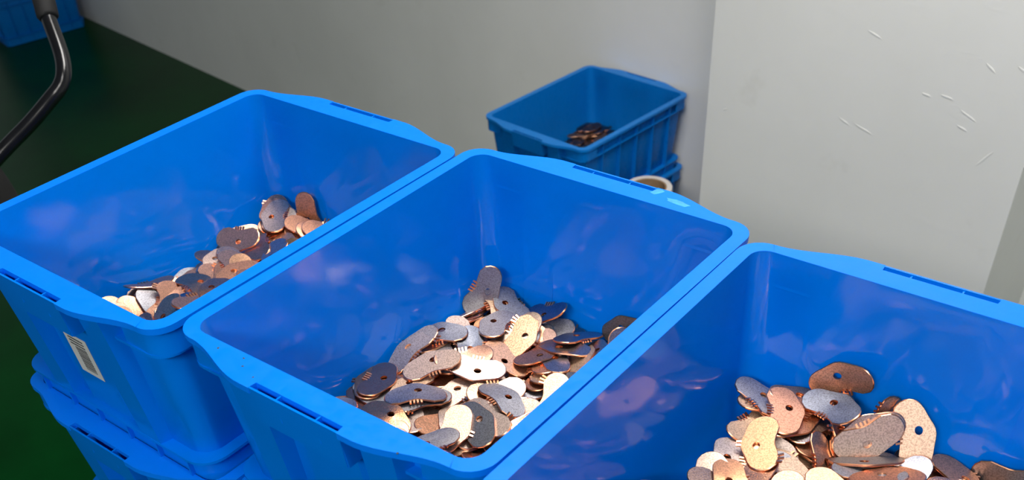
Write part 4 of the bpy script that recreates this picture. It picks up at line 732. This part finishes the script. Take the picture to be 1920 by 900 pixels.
# heap: x, y, z in tenths of a millimetre, turns in hundredths of a radian
PILE_D = [
(-1018,1419,458,4,-3,142),(-1199,1027,339,5,5,-247),(-991,770,302,-312,-7,-87),(-1283,1442,421,-308,3,-155),(-932,1300,386,0,-7,12),(-492,1193,355,307,3,-124),(-937,1216,327,308,-2,107),(-912,1669,395,3,-6,-11),(-863,1012,230,11,12,-66),(-298,1486,382,305,17,-82),
(-825,769,218,-15,-7,294),(-1200,294,298,-12,-12,100),(-752,410,262,-18,-2,254),(-1109,1583,409,-310,-6,-20),(-1461,1317,185,157,-17,157),(-1252,1043,186,304,4,120),(-865,1056,209,-9,300,121),(-961,1634,250,283,-12,68),(-289,783,309,-311,6,54),(-1123,574,229,-10,10,-219),
(-763,458,240,-310,-18,86),(-800,1034,14,314,0,-40),(-860,1210,44,10,-314,-11),(-247,518,14,0,0,212),(-229,1003,14,314,0,-59),(-1111,648,14,314,0,70),(-88,1546,14,0,0,-240),(132,658,62,-290,3,101),(-237,532,42,0,314,70),(-298,502,70,0,0,-203),
(69,182,58,-20,-305,76),(353,466,72,-2,18,-97),(-561,187,79,-296,-6,-57),(898,394,14,0,-314,-152),(-950,620,42,0,314,63),(-580,1462,45,-2,-9,-140),(-317,1655,55,-9,3,33),(155,248,114,6,5,40),(444,95,46,-301,4,48),(-1080,1503,45,-8,-7,-71),
(-1047,-20,42,0,314,-51),(510,1546,14,0,314,39),(-1283,-672,14,0,0,-130),(-100,-309,42,-314,0,75),(-545,604,93,-6,-4,23),(287,1542,42,-314,0,40),(-361,34,119,-19,313,-81),(-249,1015,94,11,302,-144),(58,1352,81,6,-1,308),(-868,-96,14,0,0,271),
(-641,747,110,-6,-16,-73),(-848,1607,78,-12,1,56),(-717,306,125,310,-16,47),(-29,1698,81,11,314,-5),(-712,-279,62,-5,308,154),(-1048,422,103,2,297,34),(-1289,743,70,18,-12,-193),(-110,1609,119,8,7,244),(-557,1278,103,-6,-4,86),(-336,-389,14,0,0,177),
(1011,1059,52,5,7,154),(-630,1002,133,3,-10,-10),(-621,1356,140,6,4,304),(-1239,-19,78,312,-15,101),(-52,1568,155,-4,9,102),(-146,1009,162,-23,-305,80),(130,1091,146,306,20,-106),(-246,1551,194,21,-299,140),(-867,977,139,0,-13,7),(-1288,850,122,299,5,157),
(-430,1606,179,-4,-25,-60),(452,1589,96,-4,-298,-54),(-1097,1174,159,-9,-6,18),(-688,1690,146,293,-13,27),(-805,1593,196,25,-310,78),(-1073,1555,135,3,289,-84),(-1074,1612,191,30,13,-249),(-1138,1876,178,157,-311,0),(1003,-178,42,0,-314,84),(852,-249,70,0,0,111),
(-572,-452,71,-16,311,108),(28,900,168,-17,303,128),(323,-558,61,6,301,25),(730,230,63,-11,314,117),(-429,-547,85,-9,3,-216),(88,1093,223,-305,14,-20),(-634,1682,232,14,21,278),(-1287,361,150,13,10,-130),(-1021,-693,42,0,0,-91),(1140,884,14,0,0,294),
(663,1333,101,314,-6,95),(-1142,-191,97,-15,2,261),(-1299,-1012,166,22,271,160),(-498,1682,281,289,-3,50),(-39,1205,280,-16,-312,65),(-286,753,212,16,7,16),(144,466,150,-313,8,-34),(486,314,148,-5,-8,-310),(-281,794,246,-299,10,2),(-755,63,137,298,-5,151),
(672,486,174,-9,15,-42),(217,456,205,307,6,-143),(-1038,-1040,70,0,0,-152),(-877,-492,138,-7,3,226),(232,541,258,-1,0,-93),(-1075,-824,101,2,-2,-157),(30,-476,88,10,0,74),(593,1181,14,0,-314,3),(-784,178,166,299,-7,142),(501,1218,122,-309,3,-97),
(-1153,-61,143,-309,-13,35),(-1185,-852,129,-1,309,-55),(583,1030,42,0,0,-127),(-483,-1696,30,-312,4,-5),(-1220,-655,152,309,1,149),(-240,-366,142,-9,-312,-123),(499,-5,124,-19,290,122),(507,-385,14,0,0,-36),(216,1714,228,-33,-24,292),(-1146,1685,217,17,286,2),
(-1143,1686,247,-15,-29,-3),(993,314,81,-309,6,7),(1178,-291,68,18,15,49),(-1173,-177,179,4,-4,-74),(962,1572,46,-313,9,128),(-1162,-645,183,311,-3,46),(-643,-209,185,-10,-307,-54),(579,709,217,313,32,62),(1212,477,45,-8,0,-210),(-472,-911,76,-33,301,60),
(799,171,174,29,12,1),(-1152,18,210,2,309,55),(-1264,1485,275,26,5,-192),(355,1328,251,-283,18,73),(-805,-180,232,-5,12,-129),(-1142,1483,347,0,7,-271),(-606,-323,230,-13,-6,-262),(-1082,56,280,-309,-16,-9),(-495,87,283,-14,4,-193),(-500,-16,302,305,11,-135),
(-247,-58,268,-50,-301,118),(205,-51,181,-305,22,-77),(-49,352,300,-6,9,-123),(-1287,-220,263,-9,-297,-159),(368,27,243,-11,-21,298),(585,-248,143,-11,-11,-254),(517,314,297,-20,18,-157),(1185,423,101,-7,2,-186),(-1030,-1492,14,0,0,284),(1035,1661,104,-11,25,31)]
VIS_D = 21

CHIP2 = []          # the same pieces with bare copper on both faces
for me in CHIP:
    c2 = me.copy(); c2.materials[0] = M['burr']; c2.materials[2] = M['burr']; CHIP2.append(c2)
CHIP3 = []          # the same pieces with darker faces, for the back crate
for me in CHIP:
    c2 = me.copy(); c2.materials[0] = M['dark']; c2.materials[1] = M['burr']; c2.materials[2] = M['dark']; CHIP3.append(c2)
COPPERY = {'left': 8, 'middle': 3, 'right': 4, 'back': 6}
PILE_INFO = {
 'left': (PILE_A, VIS_A, -0.190, 'stamped copper piece with a hole, heaped in the leftmost front crate', 'copper pieces in the left crate'),
 'middle': (PILE_B, VIS_B, -0.193, 'stamped copper piece with a hole, heaped in the middle front crate', 'copper pieces in the middle crate'),
 'right': (PILE_C, VIS_C, -0.190, 'stamped copper piece with a hole, heaped in the front crate nearest the pillar', 'copper pieces in the right crate'),
 'back': (PILE_D, VIS_D, -3 * PITCH - 0.187, 'dark stamped copper piece lying in the crate against the back wall', 'copper pieces in the back crate'),
}
CENT['back'] = (BX, BY, BA)
# look of each piece in view: colour, pose, place in the heap, order among look-alikes from the left
TONES = ['cream', 'pale copper', 'copper brown', 'slate grey', 'dark']
POSES = ['lying flat', 'leaning', 'standing on edge']
ZONES = ['near left', 'near end', 'near right', 'left', 'centre', 'right', 'far left', 'far end', 'far right']
ORDER = ['', 'leftmost', 'rightmost', 'second from left', 'third from left', 'fourth from left', 'fifth from left', 'sixth from left', 'seventh from left', 'eighth from left', 'ninth from left']
WHERE = {'left': 'left front crate', 'middle': 'middle front crate', 'right': 'right front crate', 'back': 'back wall crate'}
def piece_label(code, k):
    c, p, z, o = int(code[0]), int(code[1]), int(code[2]), int(code[3:])
    return '%s metal piece %s at %s of %s%s' % (TONES[c], POSES[p], ZONES[z], WHERE[k], ', ' + ORDER[o] if o else '')
LOOKS = {
 'left': '3161 3060 2260 3033 3163 1035 3102 1033 0131 3042 3041 3073 1162 3131 0102 3037 1034 1172 0030 1032 3032 0101 3162 3035 2165 1060 2163 3103 0132 1132 1171 3001 2032 0160 0170 3031 1031 2167 2166 1161 3101 3110 2161 1131 2033 2031 2164 3034 3036 3072 2230 3002 2060 3132 2162 3071'.split(),
 'middle': '1032 0044 0072 3035 3042 3034 3041 0041 3131 3002 3064 3065 0071 3072 3032 2073 0043 1141 3011 0141 3161 3173 0142 3061 3071 1040 3270 2033 1170 0030 3171 1033 3031 1031 2044 0170 0061 3132 0062 2074 2046 3172 2076 1061 3001 2037 3182 2042 4030 2038 1070 2032 3003 0144 3142 0145 3033 2164 2142 0150 2165 2039 0063 1142 4041 2031 3162 1062 2075 2141 2166 4042 4071 2043 0143 0045 2162 4160 4072 2047 3181 2060 2071 3063 2041 2048 4061 2163 3012 4062 3062 2034 2077 0042 2036 3013 2045 3141 0000 2161 2072 2035'.split(),
 'right': '1271 0170 0161 2260 3170 0063 1070 2280 3061 0030 2177 2171 3083 1061 2061 0042 2066 0062 0070 1062 0130 1272 2030 3071 2062 2067 0041 2270 0162 3062 3082 2063 2174 2071 3072 2068 2072 2173 0061 3081 2069 2073 2172 2175 2064 2176 2065'.split(),
 'back': '4060 4060 4060 4060 4060 4070 4060 4060 4060 4070 4060 4030 4030 4060 4260 4060 4060 4160 4070 4030 4030'.split(),}
for k, (pile, nvis, z0, label, group) in PILE_INFO.items():
    cx, cy, ca = CENT[k]
    base = Matrix.Translation((cx, cy, z0 + 0.0012)) @ Matrix.Rotation(ca, 4, 'Z')
    rest = []
    for i, (x, y, z, a, b, c) in enumerate(pile):
        mw = base @ Matrix.Translation((x * 1e-4, y * 1e-4, z * 1e-4)) @ Euler((a * .01, b * .01, c * .01)).to_matrix().to_4x4()
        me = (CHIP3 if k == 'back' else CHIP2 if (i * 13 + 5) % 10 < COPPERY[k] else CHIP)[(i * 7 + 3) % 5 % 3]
        if i < nvis:
            o = bpy.data.objects.new('copper_piece', me); COL.objects.link(o); o.matrix_world = mw
            tag(o, piece_label(LOOKS[k][i], k) if LOOKS[k] else label, 'metal piece', group)
        else:
            rest.append((me, mw))
            if z < 180:      # the lowest layer, on the crate floor
                low = mw.copy(); low.translation.z += (-3 * PITCH if k == 'back' else 0.0) - 0.2075 - z0; rest.append((me, low))
    if rest:
        bm = bmesh.new()
        for me, mw in rest:
            n0 = len(bm.verts); bm.from_mesh(me); bm.verts.ensure_lookup_table()
            for v in bm.verts[n0:]: v.co = mw @ v.co
        me = bpy.data.meshes.new('copper_pieces'); bm.to_mesh(me); bm.free()
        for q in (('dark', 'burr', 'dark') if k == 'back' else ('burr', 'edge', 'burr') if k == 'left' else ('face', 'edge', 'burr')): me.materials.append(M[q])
        o = add('buried_copper_pieces', me)
        tag(o, {'left': 'copper pieces buried in the heap in the leftmost front crate', 'middle': 'copper pieces buried in the heap in the middle front crate',
                'right': 'copper pieces buried in the heap in the front crate nearest the pillar', 'back': 'dark copper pieces at the bottom of the crate against the back wall'}[k], 'metal pieces', kind='stuff')

# one pale piece standing on edge in the far left corner of the middle crate
o = bpy.data.objects.new('copper_piece', CHIP[0]); COL.objects.link(o)
o.matrix_world = Matrix.Translation((0.032, 0.366, -0.148)) @ rot(0.62, 1.30, 0.0) @ Matrix.Rotation(0.95, 4, 'Z')
tag(o, 'grey metal piece standing upright in the far left corner of the middle front crate', 'metal piece', 'copper pieces in the middle crate')
# ------------------------------------------------------------------ stretch film roll by the back stack
r = empty('film_roll', (-0.536, 1.678, F))
tag(r, 'white film roll on a brown cardboard core standing beside the back crates', 'roll')
H = 0.496
bm = bmesh.new(); lathe(bm, [(0.0485, 0.0), (0.0615, 0.0), (0.0630, 0.003), (0.0630, H - 0.003), (0.0615, H), (0.0485, H)], 56)
add('film', finish(bm, 'film', 35), M['film'], r)
bm = bmesh.new(); lathe(bm, [(0.0445, 0.0), (0.0484, 0.0), (0.0484, H - 0.001), (0.0445, H - 0.001)], 56)
add('core', finish(bm, 'core', 35), M['card'], r)

# ------------------------------------------------------------------ bent tube handle behind the left crate
r = empty('tube_stand', (-1.040, 0.302, F))
tag(r, 'black bent tube handle with a dark grip sleeve rising behind the left crate', 'handle')
O = Vector((-1.040, 0.302, F))
pts = [(-1.042, 0.300, -0.240), (-1.027, 0.350, -0.211), (-1.013, 0.400, -0.184), (-1.0005, 0.444, -0.156), (-0.998, 0.466, -0.143), (-1.001, 0.483, -0.126), (-1.018, 0.500, -0.101), (-1.061, 0.523, -0.053), (-1.085, 0.540, -0.024), (-1.15, 0.58, 0.05)]
bm = bmesh.new(); tube(bm, [Vector(p) - O for p in smooth_path(pts, 6)], 0.0128, 18)
add('bent_tube', finish(bm, 'bent_tube', 50), M['black_tube'], r)
bm = bmesh.new(); tube(bm, [Vector(p) - O for p in ((-1.058, 0.5215, -0.056), (-1.061, 0.523, -0.053), (-1.086, 0.5405, -0.0235), (-1.148, 0.579, 0.048), (-1.152, 0.582, 0.052))], [0.0150, 0.0185, 0.0190, 0.0190, 0.016], 20)
add('grip_sleeve', finish(bm, 'grip_sleeve', 50), M['rubber'], r)
bm = bmesh.new(); lathe(bm, [(0.0, 1.010), (0.012, 1.010), (0.022, 0.998), (0.030, 0.96), (0.038, 0.90), (0.038, 0.03), (0.16, 0.02), (0.165, 0.0), (0.0, 0.0)], 28, False)
add('post', finish(bm, 'post', 35), M['black_matte'], r)
